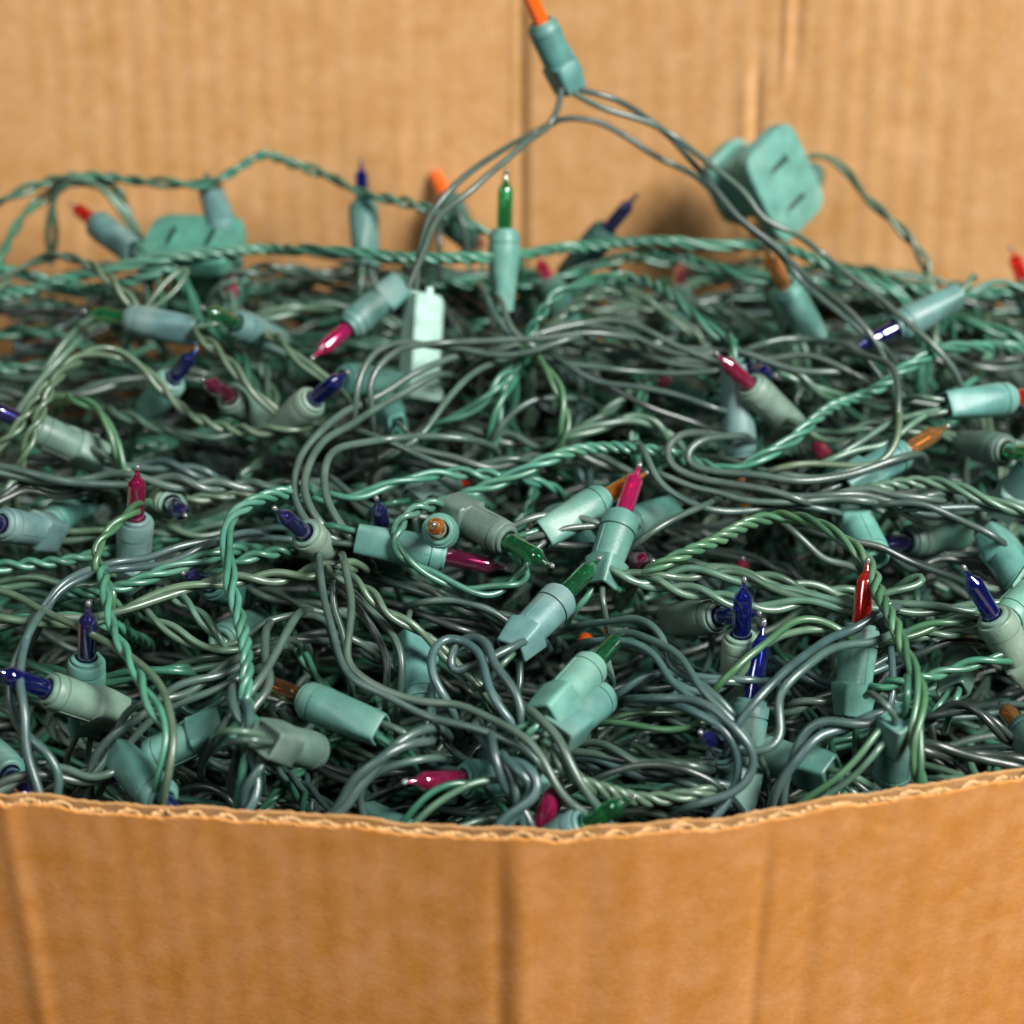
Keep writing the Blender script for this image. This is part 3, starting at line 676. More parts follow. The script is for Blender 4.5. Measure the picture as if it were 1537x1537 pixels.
Lt(58, (203,781), (199,878), 'magenta', 'slate', 'wedge', 'magenta bulb upright in slate socket beside the end-on blue bulb', dz=.008)
Lt(50, (257,756), (232,735), 'violet', 'sage', 'taper', 'dark blue bulb seen end-on in a round pale green socket', dz=.012, lean='f')
Lt(58, (801,1262), (748,1385), 'pink', 'deep', 'taper', 'magenta bulb rising just behind the front rim fold', dz=.006, lean='f')
Lt(70, (873,1241), (772,1300), 'green', 'slate', 'taper', 'dark green bulb lying along the front rim', dz=.004, lean='f')
Lt(44, (622,1266), (550,1226), None, 'teal', 'taper', 'teal socket end sinking behind the front rim', dz=.004, lean='f')
Lt(55, (700,1170), (813,1166), 'magenta', 'teal', 'block', 'dark red bulb in teal block socket under the lower twisted wires', dz=.000, roll=.5)
Lt(47, (1086,1126), (1130,1160), 'blue', 'deep', 'taper', 'tiny blue bulb in the dark by the long teal socket', dz=-.004)
Lt(50, (886,985), (900,1030), 'hot', 'deep', 'taper', 'red-orange glint of a bulb buried near the green bulbs', dz=-.004)
Lt(30, (575,600), (598,642), None, 'aqua', 'taper', 'aqua socket seen from its round end below the pale plug', dz=.004, lean='n')
Lt(30, (517,570), (596,572), None, 'teal', 'taper', 'teal socket lying level behind the bright blue bulb', dz=.006)
Lt(34, (936,790), (1012,764), None, 'teal', 'taper', 'teal socket lying behind the magenta bulb at the centre', dz=.004)
Lt(34, (850,792), (902,856), None, 'teal', 'wedge', 'shaded teal socket under the orange and magenta pair', dz=.002)
Lt(28, (675,730), (617,757), 'red', 'grey', 'block', 'grey-green socket with red bulb behind the emerald one', dz=.002)
Lt(20, (334,962), (396,930), None, 'teal', 'taper', 'dark teal socket beneath the vertical mint braid', dz=-.004)
Lt(45, (930,842), (870,842), 'plum', 'deep', 'taper', 'dark plum bulb tip lying flat right of the green bulb', dz=-.004)
Lt(45, (832,784), (880,770), 'magenta', 'deep', 'taper', 'dim magenta bulb lying under the two crossing grey wires', dz=-.002)
Lt(20, (1024,583), (1075,600), 'pink', 'deep', 'taper', 'tiny pink-red bulb under the grey strands right of the knot', dz=-.002)
Lt(45, (318,876), (370,895), 'violet', 'deep', 'taper', 'tiny dark violet bulb under the long pale twisted cord', dz=-.006)

# ------------------------------------------------------------------ the light held high above the heap
Lt(70, (814,38), (857,136), 'hot', 'teal', 'block', 'bright orange bulb held highest above the heap on four wires', Y=.645, roll=.5, leads=False)
HI = 'grey lead of the highest light arching'
C(72, 's', 'grey', "846,134 842,160 826,187 801,207 739,254 700,291 655,333 635,383 612,436", 'lower grey wire from the highest light down to the pale plug', Y=[.645,.64,.60,.59], dive=(0,0))
C(71, 's', 'grey', "836,180 778,211 700,262 668,290 642,322 634,352 625,400 621,436", 'upper grey wire from the highest light down to the pale plug', Y=[.645,.64,.60,.59], dive=(0,0))
C(71, 's', 'grey', "832,184 840,179 856,177 895,181 942,207 993,238 1040,260 1071,289 1110,328 1153,362 1185,400 1215,432 1255,465 1295,498 1325,518", 'grey wire arching from the highest light under two others before the plug', Y=[.645,.645,.635,.63], dive=(0,1))
C(73, 's', 'grey', "870,133 915,147 965,172 1004,205 1044,250 1090,299 1130,342 1168,376 1204,412 1240,440 1280,472 1312,508 1332,545", 'grey wire arching from the highest light across the propped plug', Y=[.645,.64,.625,.62], dive=(0,1))
C(73, 's', 'grey', "862,140 903,160 965,178 1012,203 1059,244 1114,287 1141,324 1168,342 1207,359 1246,386 1278,414 1324,450 1368,488 1405,525 1435,560", 'grey wire from the highest light running farthest past the propped plug', Y=[.643,.638,.622,.61], dive=(0,1))

# ------------------------------------------------------------------ cords along the back
C(34, 't', 'green', "0,303 60,277 110,266 170,268 240,274 310,276 350,258 395,231 430,243 490,262 550,293 610,305 680,326 745,352", 'green twisted cord arching highest along the cardboard back', Y=.69)
C(33, 't', 'green', "4,385 20,345 50,306 100,276 140,266", 'dark green twisted cord curving up to join the high arch', Y=.685)
C(35, 'd', 'sage', "110,266 150,278 182,312 205,352", 'short twisted cord dropping from the high arch to the red-orange light', Y=.682)
C(50, 'm', 'mint', "0,442 60,430 130,412 200,396 280,382 360,375 440,373 520,378 600,388 660,385 720,388 790,381 860,371 930,362 1000,362 1060,367 1120,368 1180,374 1240,396 1290,420 1345,442", 'long mint braided cord running the whole width in front of the face-up plug', Y=[.635,.655,.66,.665,.665,.655])
C(46, 't', 'green', "900,395 960,380 1010,380 1060,396 1120,416 1180,418 1240,424 1300,420 1391,434", 'dim green twisted cord sagging just below the long mint braid', Y=.672)
C(30, 't', 'green', "600,420 680,424 760,430 840,415 900,395", 'dim green twisted cord below the long mint braid behind the upright light', Y=.672)
C(53, 'l', 'pale', "0,430 40,402 90,386 130,396 170,425 206,462", 'pale loosely twisted cord arching over to the blue-grey socket', dz=.012)
C(54, 'f', 'pale', "214,466 240,430 272,402 284,398 283,410 258,442 222,466", 'thin pale wire loop in front of the dark green plug', dz=.014)
C(40, 'm', 'mint', "0,405 50,415 120,432 190,425 240,400", 'thick blurred mint cord at the upper edge behind the long braid', Y=.672)
C(24, 'S', 'black', "0,468 60,470 115,468 160,480", 'black wire running in from the edge behind the first green bulb', dz=.004)
C(54, 't', 'pale', "32,690 58,622 90,562 130,532 170,529 210,550 240,580 270,610 310,634 360,645 400,648 452,640", 'yellowish twisted cord arching over the small blue bulb', dz=.012)
C(28, 'd', 'sage', "20,640 70,560 120,500 160,480 200,470", 'pale green cord climbing to the first green bulb', dz=.004)
C(50, 'l', 'pale', "298,502 340,540 370,580 398,605 418,622", 'pale wire pair leaving the base of the blue-grey socket by the plug', dz=.010)
C(50, 'l', 'pale', "424,518 440,534 470,556 500,575", 'short pale wire pair leaving the short dark green light', dz=.010)
C(26, 'd', 'grey', "0,590 60,600 120,588 180,572 240,560 300,565", 'grey cord lying level under the yellowish arch', dz=.004)
C(22, 't', 'green', "0,560 60,552 130,548 200,556 270,545", 'green twisted cord lying level in the shade under the dark wire', dz=.000)
C(48, 't', 'lime', "116,602 142,612 160,632 176,660 180,690 192,712", 'bright lime twisted cord dropping beside the sage block socket', dz=.006)
C(52, 't', 'pale', "0,668 24,648 50,610 80,570 110,545", 'pale twisted cord rising at the edge beside the violet bulb', dz=.010)
C(40, 'l', 'pale', "150,682 172,690 192,712", 'short wire pair leaving the sage block socket', dz=.006)
C(56, 'D', 'grey', "0,706 80,718 160,722 240,722 320,730 400,732 445,728", 'thick grey two-strand cord crossing level towards the grey bends', dz=.010)
C(30, 'd', 'blue', "40,690 100,692 160,700 220,698 260,696 300,708", 'short grey-blue cord above the thick grey level cord', dz=.004)
C(28, 'd', 'sage', "180,620 240,640 300,655 360,640 430,646", 'sage cord low under the plum bulb', dz=.004)
C(26, 'd', 'green', "330,500 360,530 380,570 385,600 390,630", 'green wire pair curling down between the two dark green lights', dz=.004)
C(22, 'd', 'grey', "350,412 420,405 500,415 560,430 600,450", 'grey cord in shade below the long mint braid near the pink bulb', Y=.668)
C(24, 'd', 'sage', "390,475 440,468 500,460 560,470 600,490", 'sage cord running behind the pink bulb to the pale plug', dz=.002)

# ------------------------------------------------------------------ knot and fan of grey wires behind the centre
KN = 'grey wires of the fan spreading from the knot'
C(58, 's', 'grey', "532,617 540,565 569,528 605,515 652,517 725,533 795,528 850,510", 'grey wire looping left across the pale plug from the knot', dz=.024)
C(59, 's', 'grey', "556,610 555,575 575,545 612,522 659,515 725,513 795,510 872,502 930,505", 'second grey wire crossing the pale plug above the first', dz=.024)
C(52, 's', 'grey', "732,447 742,470 760,494 790,520", 'short grey wire rising to the upright green light', dz=.008)
C(52, 's', 'grey', "757,466 762,486 775,505 800,520", 'short dark wire under the base of the upright green light', dz=.010)
C(54, 's', 'grey', "740,528 785,510 845,487 895,490 945,502 979,517 1024,530 1075,528", 'upper grey wire of the fan running right from the knot', dz=.008)
C(55, 's', 'grey', "760,520 820,500 879,482 929,478 979,500 1024,525 1090,545", 'topmost grey wire of the fan bowing above the knot', dz=.008)
C(50, 's', 'grey', "760,510 795,530 845,543 900,550 945,557 1024,563 1090,556", 'lower grey wire of the fan sagging right from the knot', dz=.006)
C(48, 's', 'grey', "770,505 830,535 890,570 950,580 1010,590 1080,610", 'lowest grey wire of the fan dipping towards the slate socket', dz=.004)
C(46, 's', 'dark', "800,520 870,550 930,590 1000,620 1060,640", 'dark wire slanting down under the fan of grey wires', dz=.002)
C(44, 'd', 'grey', "820,505 880,520 950,530 1020,545 1100,550", 'grey two-strand cord through the middle of the fan', dz=.004)
C(48, 't', 'green', "795,498 829,452 862,428 929,413 979,426 1024,458 1060,490 1100,520", 'green twisted cord arching high behind the knot', Y=[.640,.655,.655,.640])
C(40, 't', 'sage', "840,470 900,440 960,445 1010,480 1050,510", 'sage twisted cord under the high green arch behind the knot', Y=.650)
C(52, 'l', 'lime', "796,530 815,548 838,583 849,620 842,655", 'lime wire pair bowing down from the knot', dz=.006)
C(40, 'd', 'green', "790,540 770,570 752,600 745,640 740,660", 'green wire pair dropping straight down from the knot', dz=.002)
C(46, 't', 'mint', "640,652 662,634 699,622 732,600 750,578", 'short mint twist below the knot beside the grey pair', dz=.006)
C(54, 's', 'grey', "765,538 712,560 679,593 655,625 632,655 600,675", 'grey wire running from the knot down past the round socket end', dz=.008)
C(50, 's', 'grey', "850,596 810,600 780,612 755,634 745,650", 'short grey wire bowing right under the knot', dz=.004)
C(60, 'S', 'grey', "690,532 639,553 579,590 512,622 477,650 450,690 441,728 447,760 467,790 500,806", 'outermost grey wire of the big bend left of centre', dz=.012)
C(60, 'S', 'grey', "640,570 570,610 525,640 500,657 466,693 457,733 470,772 492,800", 'middle grey wire of the big bend left of centre', dz=.012)
C(61, 'S', 'grey', "700,660 640,655 570,660 512,672 489,693 488,743 500,772 530,812", 'innermost grey wire of the big bend left of centre', dz=.012)
C(46, 'd', 'grey', "545,655 600,668 660,690 720,700 780,690", 'grey cord running right inside the big wire bend', dz=.006)
C(47, 's', 'grey', "505,725 540,752 590,768 640,775", 'grey wire slanting down behind the shiny violet bulb', dz=.008)
C(40, 's', 'dark', "520,715 560,700 620,695 690,715", 'dark wire bowing above the shiny violet bulb', dz=.004)
C(58, 'm', 'mint', "677,752 700,742 740,726 772,710 812,692 862,674 929,670 1000,682", 'thick mint braid climbing from the emerald light to the right', dz=.012)
C(52, 't', 'mint', "398,756 440,744 500,748 540,746 577,731 633,717 683,710 750,713 800,722", 'yellow-mint twisted cord passing level behind the emerald light', dz=.008)
C(38, 'd', 'grey', "700,650 770,660 840,672 900,690 960,715", 'grey cord slipping under the thick mint braid', dz=.004)
C(38, 'd', 'sage', "845,660 900,640 950,625 990,640 1010,660", 'sage wires curling right of the lime pair', dz=.004)
C(34, 'l', 'sage', "870,650 905,620 930,600 950,585", 'short sage pair rising towards the fan', dz=.002)
C(34, 'l', 'green', "955,690 950,650 958,620 965,600", 'short upright green pair in the shade of the fan', dz=.002)

# ------------------------------------------------------------------ right side
C(39, 'l', 'pale', "1215,236 1240,234 1271,260 1298,297 1334,327 1364,357 1388,392 1398,440", 'yellow-green loose twist hanging from behind the propped plug', Y=[.690,.680,.655,.645], dive=(0,1))
C(56, 't', 'green', "1445,445 1465,434 1498,427 1537,432", 'green twisted cord running from the slate socket out of view', Y=[.630,.640,.645])
C(30, 't', 'green', "1390,470 1424,474 1475,490 1537,508", 'dim green cord under the slate socket by the edge', dz=.000)
C(40, 'l', 'sage', "1398,440 1400,480 1408,520 1412,545", 'sage pair hanging below the slate socket', dz=.006)
C(54, 's', 'grey', "1131,520 1174,510 1238,510 1284,520 1305,545 1326,575 1345,590", 'grey wire bowing over below the bright aqua socket', dz=.010)
C(56, 's', 'grey', "1290,528 1316,538 1338,547 1349,577 1349,610 1345,650", 'grey wire turning straight down across the mint braid end', dz=.014)
C(50, 's', 'grey', "1024,522 1074,527 1120,530 1157,544 1197,557 1258,558", 'upper grey strand behind the magenta bulb', dz=.008)
C(50, 's', 'grey', "1151,537 1207,534 1258,550 1308,577 1358,600 1424,613", 'grey strand running down to the chipped aqua socket', dz=.008)
C(44, 'd', 'grey', "1260,530 1310,530 1358,530 1410,532 1450,545 1491,547 1537,543", 'grey cord running level out of view above the aqua socket', dz=.006)
C(42, 'd', 'sage', "1180,560 1240,590 1290,600 1340,610 1400,600", 'sage cord passing under the thin end of the mint braid', dz=.004)
C(58, 'm', 'mint', "1030,690 1077,706 1113,703 1143,684 1183,663 1241,617 1291,595 1334,572 1391,534 1424,521 1474,517 1537,524", 'bright mint braid slanting up to the far edge', dz=.010)
C(44, 'd', 'sage', "1200,640 1250,660 1300,640 1350,645 1400,650", 'sage cord under the slanting mint braid', dz=.002)
C(62, 'S', 'grey', "1060,648 1030,648 1008,662 1003,685 1016,706 1050,720 1100,728 1150,735 1200,748", 'outer grey wire of the U-shaped loop right of centre', dz=.014)
C(62, 'S', 'grey', "1090,655 1050,662 1030,676 1034,693 1077,707 1133,712 1200,722 1267,713 1312,703 1350,690", 'inner grey wire of the U-shaped loop right of centre', dz=.014)
C(56, 's', 'grey', "1040,684 1083,687 1133,704 1183,713 1233,717 1300,700", 'straight grey wire passing through the U-shaped loop', dz=.010)
C(54, 's', 'grey', "972,690 980,706 992,727 1033,753 1083,767 1133,765 1183,757 1240,765", 'grey wire dropping from the orange bulb tip then running level', dz=.008)
C(55, 's', 'grey', "1000,715 1040,730 1083,738 1117,750 1183,753 1257,748 1300,752", 'grey wire below the U-shaped loop, upper of two', dz=.010)
C(52, 's', 'grey', "1050,760 1020,775 987,793 960,812", 'short grey wire slanting behind the magenta bulb', dz=.006)
C(50, 'd', 'grey', "1100,742 1159,748 1217,750 1270,740 1303,737 1342,748 1400,745", 'grey two-strand cord level below the U-shaped loop', dz=.008)
C(60, 's', 'pale', "1170,703 1217,697 1276,699 1319,694 1345,670 1350,640", 'pale grey wire curling over the teal amber socket', dz=.012)
C(61, 's', 'sage', "1237,694 1287,674 1325,668 1354,647 1389,624 1422,613", 'pale wire rising over the amber light to the chipped aqua socket', dz=.012)
C(60, 's', 'sage', "1250,690 1296,660 1330,640 1360,628 1395,618 1423,610", 'second pale wire rising to the chipped aqua socket', dz=.012)
C(54, 'm', 'sage', "1300,735 1350,726 1405,726 1451,737 1483,752 1537,765", 'pale three-strand cord fanning right of the amber light', dz=.008)
C(56, 's', 'grey', "1334,756 1381,757 1432,776 1479,796 1496,806", 'grey wire running down to the bright aqua block socket', dz=.010)
C(52, 's', 'grey', "1381,760 1451,760 1500,765 1537,772", 'grey wire level below the pale three-strand cord', dz=.008)
C(40, 'd', 'grey', "1320,748 1366,772 1400,780 1440,770", 'short grey cord sagging above the small violet bulb', dz=.004)
C(46, 's', 'dark', "1230,800 1280,815 1319,819 1373,846 1424,866", 'dark wire slanting through the hollow past the aqua block socket', dz=.002)
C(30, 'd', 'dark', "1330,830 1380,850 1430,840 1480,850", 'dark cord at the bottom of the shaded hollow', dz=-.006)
C(48, 's', 'grey', "1180,790 1210,815 1235,840 1262,848", 'grey wire slanting beneath the green arch', dz=.004)
C(64, 'm', 'lime', "985,852 1027,830 1067,813 1117,790 1157,777 1193,777 1233,787 1277,817 1306,855 1323,895 1344,940 1366,987 1381,1030 1382,1069 1374,1110 1382,1180", 'yellow-green braid arching over and hanging down to the rim', dz=.016)
C(52, 'd', 'sage', "917,857 967,871 1017,864 1077,863 1133,871 1183,884 1233,898 1290,908 1340,912", 'pale cord level below the thin pink bulb', dz=.006)
C(50, 'd', 'sage', "927,866 1000,884 1067,893 1110,910 1150,915 1217,902 1280,917", 'second pale cord just below, passing the dark blue bulbs', dz=.004)
C(46, 'd', 'sage', "1040,850 1100,858 1150,868 1200,880 1270,890", 'third pale cord above the other two', dz=.004)
C(52, 'd', 'sage', "1300,905 1360,912 1412,912 1480,910 1510,905", 'pale cord running level to the long blue bulb', dz=.006)
C(54, 's', 'sage', "1322,894 1350,886 1375,880 1388,868 1382,858 1368,866 1352,880", 'pale wire hooking back beside the green arch', dz=.008)
C(50, 't', 'lime', "1340,960 1370,948 1405,936 1445,928 1485,922", 'lime twist rising to the long blue light', dz=.006)
C(48, 't', 'sage', "1360,958 1410,950 1450,946 1490,940", 'sage twist just under the lime one', dz=.004)
C(52, 't', 'green', "1340,1028 1378,1020 1420,1007 1460,996 1506,986", 'green twisted cord rising to the large pale socket', dz=.006)
C(46, 's', 'dark', "1350,990 1389,979 1432,963 1483,966 1520,980", 'dark wire bowing under the large pale socket', dz=.004)
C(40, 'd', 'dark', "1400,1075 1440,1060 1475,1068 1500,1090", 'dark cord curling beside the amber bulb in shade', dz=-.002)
C(58, 's', 'lime', "1085,1020 1120,987 1150,963 1183,934 1220,927 1250,935 1275,950", 'bright green single wire arching to the red light', dz=.012)
C(56, 's', 'sage', "1110,1010 1150,968 1190,951 1240,945 1280,948", 'pale wire following under the bright green one', dz=.008)
C(66, 'S', 'blue', "1105,1098 1130,1062 1160,1028 1183,1004 1217,980 1250,958 1283,946 1300,935 1316,925", 'upper grey-blue strand slung round the red light socket', dz=.018)
C(67, 'S', 'blue', "1325,958 1312,966 1283,968 1250,974 1215,995 1183,1018 1166,1045 1172,1075 1174,1103 1160,1122 1135,1125", 'lower grey-blue strand slung under the red bulb and curling down', dz=.018)
C(62, 'D', 'blue', "1172,1196 1180,1165 1195,1140 1212,1110 1235,1090 1264,1092 1295,1086 1322,1078", 'thick grey-blue twist below the red light', dz=.012)
C(48, 's', 'blue', "1325,1080 1338,1060 1340,1020 1338,985", 'upright grey wire running into the mouth-down teal socket', dz=.010)
C(40, 'd', 'grey', "1190,1060 1230,1050 1280,1040 1320,1045 1350,1060", 'grey cord level behind the red light socket', dz=.000)
C(38, 'd', 'blue', "1200,1010 1240,1030 1300,1010 1340,990", 'grey-blue cord sagging behind the red light', dz=.002)
C(50, 'D', 'dark', "1385,1116 1432,1128 1471,1135 1514,1146 1537,1150", 'dark twisted cord just above the rim at the far side', dz=.004)
C(60, 'f', 'lime', "1205,1204 1248,1174 1283,1143 1303,1120 1318,1100", 'thin lime wire curving down to the rim', dz=.010)
C(58, 'f', 'sage', "1230,1200 1270,1175 1300,1150 1318,1128", 'thin sage wire beside the lime one at the rim', dz=.008)
C(52, 's', 'blue', "1262,1204 1315,1188 1381,1184 1440,1180", 'grey-blue wire lying along the rim', dz=.006)

# ------------------------------------------------------------------ centre
C(58, 't', 'mint', "690,750 650,757 617,768 598,793 594,820 613,843 650,863 690,880 733,887 767,880 792,864 795,846 773,832", 'mint twisted cord looping round the end-on orange bulb', dz=.014)
C(67, 's', 'grey', "772,790 800,776 835,772 870,776 906,788", 'upper grey wire crossing the orange light socket', dz=.016)
C(67, 's', 'grey', "790,806 825,800 850,792 880,790 912,784", 'lower grey wire crossing the orange light socket', dz=.014)
C(56, 's', 'dark', "780,815 830,816 870,820 915,818", 'dark printed wire under the orange light socket', dz=.008)
C(64, 's', 'grey', "482,856 486,895 497,943 507,983 527,1017 573,1042 633,1073 683,1088 733,1102 777,1120 800,1140 830,1178 850,1205", 'lower grey wire sweeping from the sage socket to the rim', dz=.016)
C(65, 's', 'grey', "520,862 528,900 524,940 521,985 543,1013 587,1038 633,1053 683,1057 733,1077 783,1103 810,1131 828,1169 855,1205 893,1226", 'upper grey wire sweeping from the sage socket to the rim', dz=.018)
C(56, 's', 'grey', "528,885 567,923 590,952 603,990 600,1028", 'grey wire curving down behind the two sweeping wires', dz=.012)
C(55, 's', 'grey', "515,890 545,925 570,960 585,1000 583,1030", 'second grey wire curving down behind the sweeping pair', dz=.010)
C(54, 's', 'grey', "505,880 503,912 515,950 522,1000", 'grey wire hanging straight from the sage socket', dz=.010)
C(66, 'd', 'pale', "0,934 67,930 123,934 183,917 233,897 300,877 367,867 433,867 467,860 500,852", 'long yellow-green cord sweeping up to the sage socket', dz=.014)
C(66, 'l', 'pale', "508,862 547,883 575,915 617,937 650,963 683,1000 720,1032", 'yellow-green cord slanting down from the sage socket', dz=.016)
C(69, 'S', 'blue', "770,972 733,989 690,1004 676,1012 671,990 684,962 710,952 733,967 739,995 760,1020 778,1050 782,1078", 'grey-blue wire looping from the centre green light', dz=.016)
C(68, 'S', 'blue', "668,1052 650,1017 646,983 660,962 682,957 705,970 722,985 730,1027 747,1060 770,1085", 'second grey-blue loop of the knot beside the first', dz=.012)
C(62, 's', 'blue', "780,960 778,987 781,1020 772,1055", 'short grey-blue wire dropping behind the centre green socket', dz=.008)
C(52, 's', 'blue', "640,1080 633,1117 650,1150 700,1158 740,1150", 'grey-blue wire curving low under the sweeping pair', dz=.006)
C(50, 's', 'blue', "648,1050 650,1093 683,1133 720,1150 760,1145", 'second grey-blue wire curving low under the sweeping pair', dz=.006)
C(60, 'S', 'grey', "812,1080 836,1108 850,1140 872,1180 900,1218", 'grey wire leaving the block socket of the lower green light', dz=.012)
C(44, 'd', 'grey', "560,868 620,880 680,905 740,925 790,940", 'grey cord slanting under the mint loop', dz=.004)
C(42, 'd', 'green', "500,880 560,868 610,872 660,890", 'green cord level under the mint loop', dz=.002)
C(46, 's', 'grey', "640,905 690,900 740,915 775,945", 'grey wire bowing behind the centre green socket', dz=.006)
C(42, 'd', 'dark', "540,905 600,915 660,930 710,940", 'dark cord behind the yellow-green slanting cord', dz=.000)
C(62, 's', 'blue', "866,940 917,934 950,928 982,942 1000,970 998,995 1013,1010 1040,1022 1075,1048 1100,1075", 'grey-blue wire bending down right of the green bulbs, outer of the bundle', dz=.012)
C(63, 's', 'blue', "927,952 950,947 983,960 1013,974 1033,1000 1050,1033 1073,1055 1112,1092 1130,1120", 'grey-blue wire of the bundle passing the green bulb tip', dz=.014)
C(61, 's', 'blue', "905,960 945,962 985,985 1010,1025 1045,1050 1090,1090", 'inner grey-blue wire of the bundle below the green bulb tip', dz=.010)
C(56, 's', 'blue', "930,1040 973,1012 1010,1010 1060,1018 1127,1020", 'level grey-blue wire crossing the bundle', dz=.008)
C(54, 'd', 'blue', "925,1050 960,1030 1000,1022 1050,1032 1100,1025", 'grey-blue cord crossing behind the bundle', dz=.006)
C(67, 'S', 'blue', "985,1046 1035,1050 1067,1063 1095,1090 1122,1120 1131,1150 1116,1183 1078,1200 1045,1210", 'grey-blue wire curling hook-like over the long teal socket', dz=.016)
C(66, 'S', 'blue', "1037,1066 1070,1085 1095,1110 1106,1142 1101,1187 1078,1222 1065,1236", 'grey-blue wire running down inside the hook to the rim', dz=.014)
C(54, 'f', 'lime', "878,1092 915,1078 955,1069 1000,1070 1030,1067", 'thin lime wire level below the green bulbs', dz=.008)
C(54, 'f', 'lime', "885,1086 925,1088 964,1091 1010,1098 1052,1087", 'second thin lime wire ending below the bundle', dz=.008)
C(48, 'd', 'grey', "837,1125 891,1123 932,1137 980,1150 1040,1148", 'grey cord level under the thin lime wires', dz=.004)
C(46, 'd', 'blue', "850,1140 919,1150 970,1165 1030,1170 1080,1178", 'grey-blue cord level near the bottom centre', dz=.004)
C(52, 's', 'dark', "890,1170 930,1156 985,1148 1030,1152 1070,1172 1090,1190", 'dark wire bowing near the bottom of the bundle', dz=.006)
C(58, 'm', 'pale', "840,1140 862,1162 882,1178 946,1196 1000,1197 1045,1190", 'pale three-strand cord near the bottom centre', dz=.008)
C(44, 's', 'grey', "930,1220 965,1215 1000,1222 1030,1245", 'thin grey wire beyond the green bulb at the rim', dz=.002)
C(60, 'D', 'blue', "478,1240 512,1212 528,1180 556,1152 594,1120 625,1108", 'grey-blue twist climbing from the rim left of centre', dz=.010)
C(56, 's', 'blue', "548,1226 540,1195 556,1165 585,1150 625,1140", 'grey-blue wire crossing the rim twist', dz=.008)
C(64, 'D', 'blue', "740,1270 758,1232 786,1206 806,1184 800,1165 780,1150", 'thick grey-blue twist curling up from the rim centre', dz=.014)
C(62, 'D', 'blue', "742,1130 756,1160 768,1190 782,1218 800,1250", 'grey-blue twist crossing the curled one at the rim', dz=.010)
C(56, 'f', 'green', "600,1235 640,1190 680,1172 720,1180 752,1210", 'thin green wire arching over the dark red bulb', dz=.010)
C(57, 'f', 'sage', "620,1235 650,1205 690,1180 720,1170 755,1172", 'thin sage wire arching over the dark red bulb', dz=.010)
C(48, 'f', 'sage', "672,1260 700,1236 735,1225 762,1222", 'thin pale wire low beside the rim twist', dz=.006)

# ------------------------------------------------------------------ left side
C(60, 'm', 'mint', "440,738 400,746 367,760 345,787 342,827 350,867 354,907 363,943 371,973 371,1013 366,1045 372,1090", 'bright mint braid bending and hanging straight down left of centre', dz=.014)
C(62, 'D', 'blue', "362,1062 376,1100 388,1140 380,1180 372,1210 366,1245", 'grey-blue twist continuing down to the rim under the mint braid', dz=.010)
C(58, 'd', 'mint', "372,1090 368,1130 370,1170 362,1210 358,1245", 'pale mint strands hanging to the rim beside the twist', dz=.008)
C(64, 'S', 'grey', "437,945 412,994 389,1027 362,1060 338,1088", 'thick grey wire running down into the aqua block socket', dz=.014)
C(63, 'S', 'grey', "400,965 396,995 405,1020 395,1050 372,1075 360,1110", 'grey wire curling beside the hanging mint braid', dz=.010)
C(46, 's', 'grey', "377,960 400,935 450,920 486,932 500,960", 'grey wire bowing over the dark gap left of centre', dz=.006)
C(44, 'd', 'grey', "395,970 440,958 490,955 530,965", 'grey cord level across the dark gap', dz=.004)
C(42, 'd', 'grey', "400,890 450,905 500,915", 'short grey cord below the long yellow-green cord', dz=.002)
C(54, 'd', 'grey', "130,1172 155,1132 191,1082 255,1041 310,1018 355,994 395,975", 'grey cord sweeping from the rim up to the mint braid', dz=.008)
C(52, 's', 'grey', "170,1150 200,1105 255,1064 320,1035 365,1010", 'grey wire following under the sweeping grey cord', dz=.006)
C(66, 'S', 'blue', "46,945 30,977 14,1010 9,1059 27,1091 59,1114 82,1146 90,1178 80,1215", 'grey-blue wire bulging at the near edge then down to the rim', dz=.014)
C(66, 'S', 'blue', "40,955 32,990 26,1030 34,1068 36,1123 50,1169 70,1222", 'grey-blue wire running straighter beside the bulging one', dz=.012)
C(54, 'd', 'grey', "0,1182 46,1160 91,1156 137,1172 165,1160", 'grey cord bowing level just above the rim corner', dz=.008)
C(50, 's', 'grey', "100,1172 140,1150 175,1137 210,1140", 'grey wire running to the tipped teal socket', dz=.006)
C(66, 's', 'pale', "0,890 27,897 67,920 133,947 187,980 227,1010 252,1043 258,1083 259,1100 255,1141 249,1180", 'pale yellow wire sweeping across and down over the aqua socket', dz=.018)
C(65, 'l', 'mint', "156,880 162,915 170,945 190,983 213,1027 233,1067 247,1095 246,1140 240,1175", 'mint wire pair slanting down beside the pale yellow wire', dz=.014)
C(56, 't', 'mint', "0,850 40,847 83,843 120,836 142,830", 'bright mint twist entering level from the edge', dz=.010)
C(54, 'd', 'sage', "0,876 50,870 100,880 140,872", 'sage cord just below the bright mint twist', dz=.006)
C(58, 't', 'mint', "0,942 30,928 60,925 100,930 150,935", 'mint cord entering level under the yellow-green sweep', dz=.008)
C(58, 'm', 'mint', "120,890 167,887 217,867 267,847 323,830 338,826", 'mint braid slanting up to the hanging mint braid', dz=.010)
C(52, 't', 'mint', "345,845 383,833 437,827 470,820", 'short mint twist right of the hanging braid', dz=.006)
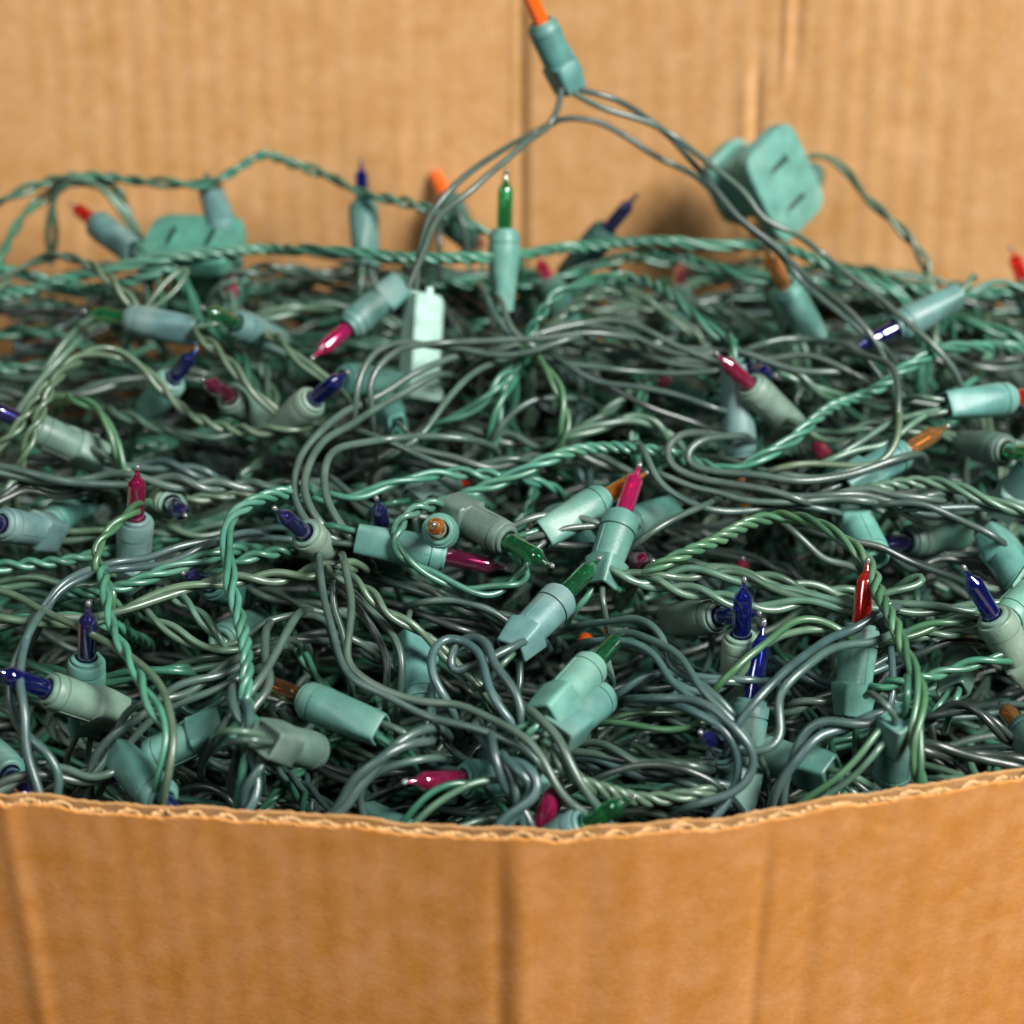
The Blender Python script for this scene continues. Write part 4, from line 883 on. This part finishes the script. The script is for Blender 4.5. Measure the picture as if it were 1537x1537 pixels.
C(60, 's', 'blue', "55,925 70,900 90,873 133,853 183,840 217,838 267,817 317,807 345,800", 'upper grey-blue wire sweeping right behind the magenta bulb', dz=.012)
C(60, 's', 'blue', "62,932 85,895 117,872 160,857 233,850 267,840 300,825", 'lower grey-blue wire sweeping right', dz=.010)
C(50, 's', 'blue', "350,806 400,793 440,793 465,800", 'upper grey-blue wire running to the sage socket', dz=.008)
C(50, 's', 'blue', "352,818 400,806 445,806", 'lower grey-blue wire running towards the sage socket', dz=.006)
C(56, 't', 'lime', "188,775 160,803 146,830 155,867 165,890", 'lime twist curving down beside the magenta bulb', dz=.012)
C(44, 'd', 'pale', "85,805 120,806 160,800", 'pale wire pair leaving the slate socket at the side', dz=.006)
C(40, 'd', 'sage', "230,790 290,800 340,790", 'sage cord under the end-on blue bulb', dz=.004)
C(48, 't', 'pale', "270,750 320,745 360,740 400,742", 'pale twist level from the end-on blue bulb', dz=.006)
C(44, 'l', 'pale', "228,925 260,945 290,965 330,972 360,968", 'pale pair slanting below the long yellow-green cord', dz=.002)
C(44, 'l', 'sage', "265,900 290,915 310,940 335,965", 'sage pair slanting to the dark teal socket', dz=.002)
C(40, 'd', 'green', "0,990 60,1000 110,1015 150,1020 200,1010 260,1005", 'green cord level behind the sage block light', dz=.000)
C(38, 'd', 'sage', "160,1025 220,1020 290,1000 350,990", 'sage cord behind the sweeping grey cord', dz=.000)
C(36, 'd', 'green', "270,1060 300,1080 330,1050 350,1020", 'green cord dipping below the sweeping grey cord', dz=.000)
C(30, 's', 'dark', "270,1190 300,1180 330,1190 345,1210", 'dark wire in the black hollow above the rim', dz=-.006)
C(40, 'd', 'dark', "5,750 40,730 90,740 130,735", 'dark cord above the slate socket at the side', dz=.000)
C(36, 'd', 'sage', "0,760 30,715 60,725 110,730", 'sage cord at the edge under the thick grey cord', dz=.000)
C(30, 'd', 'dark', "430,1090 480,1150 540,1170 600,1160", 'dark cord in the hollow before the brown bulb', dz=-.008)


# ------------------------------------------------------------------ build bottom to top
for od, fn, sp_ in sorted(ITEMS, key=lambda q: q[0]): fn(sp_)
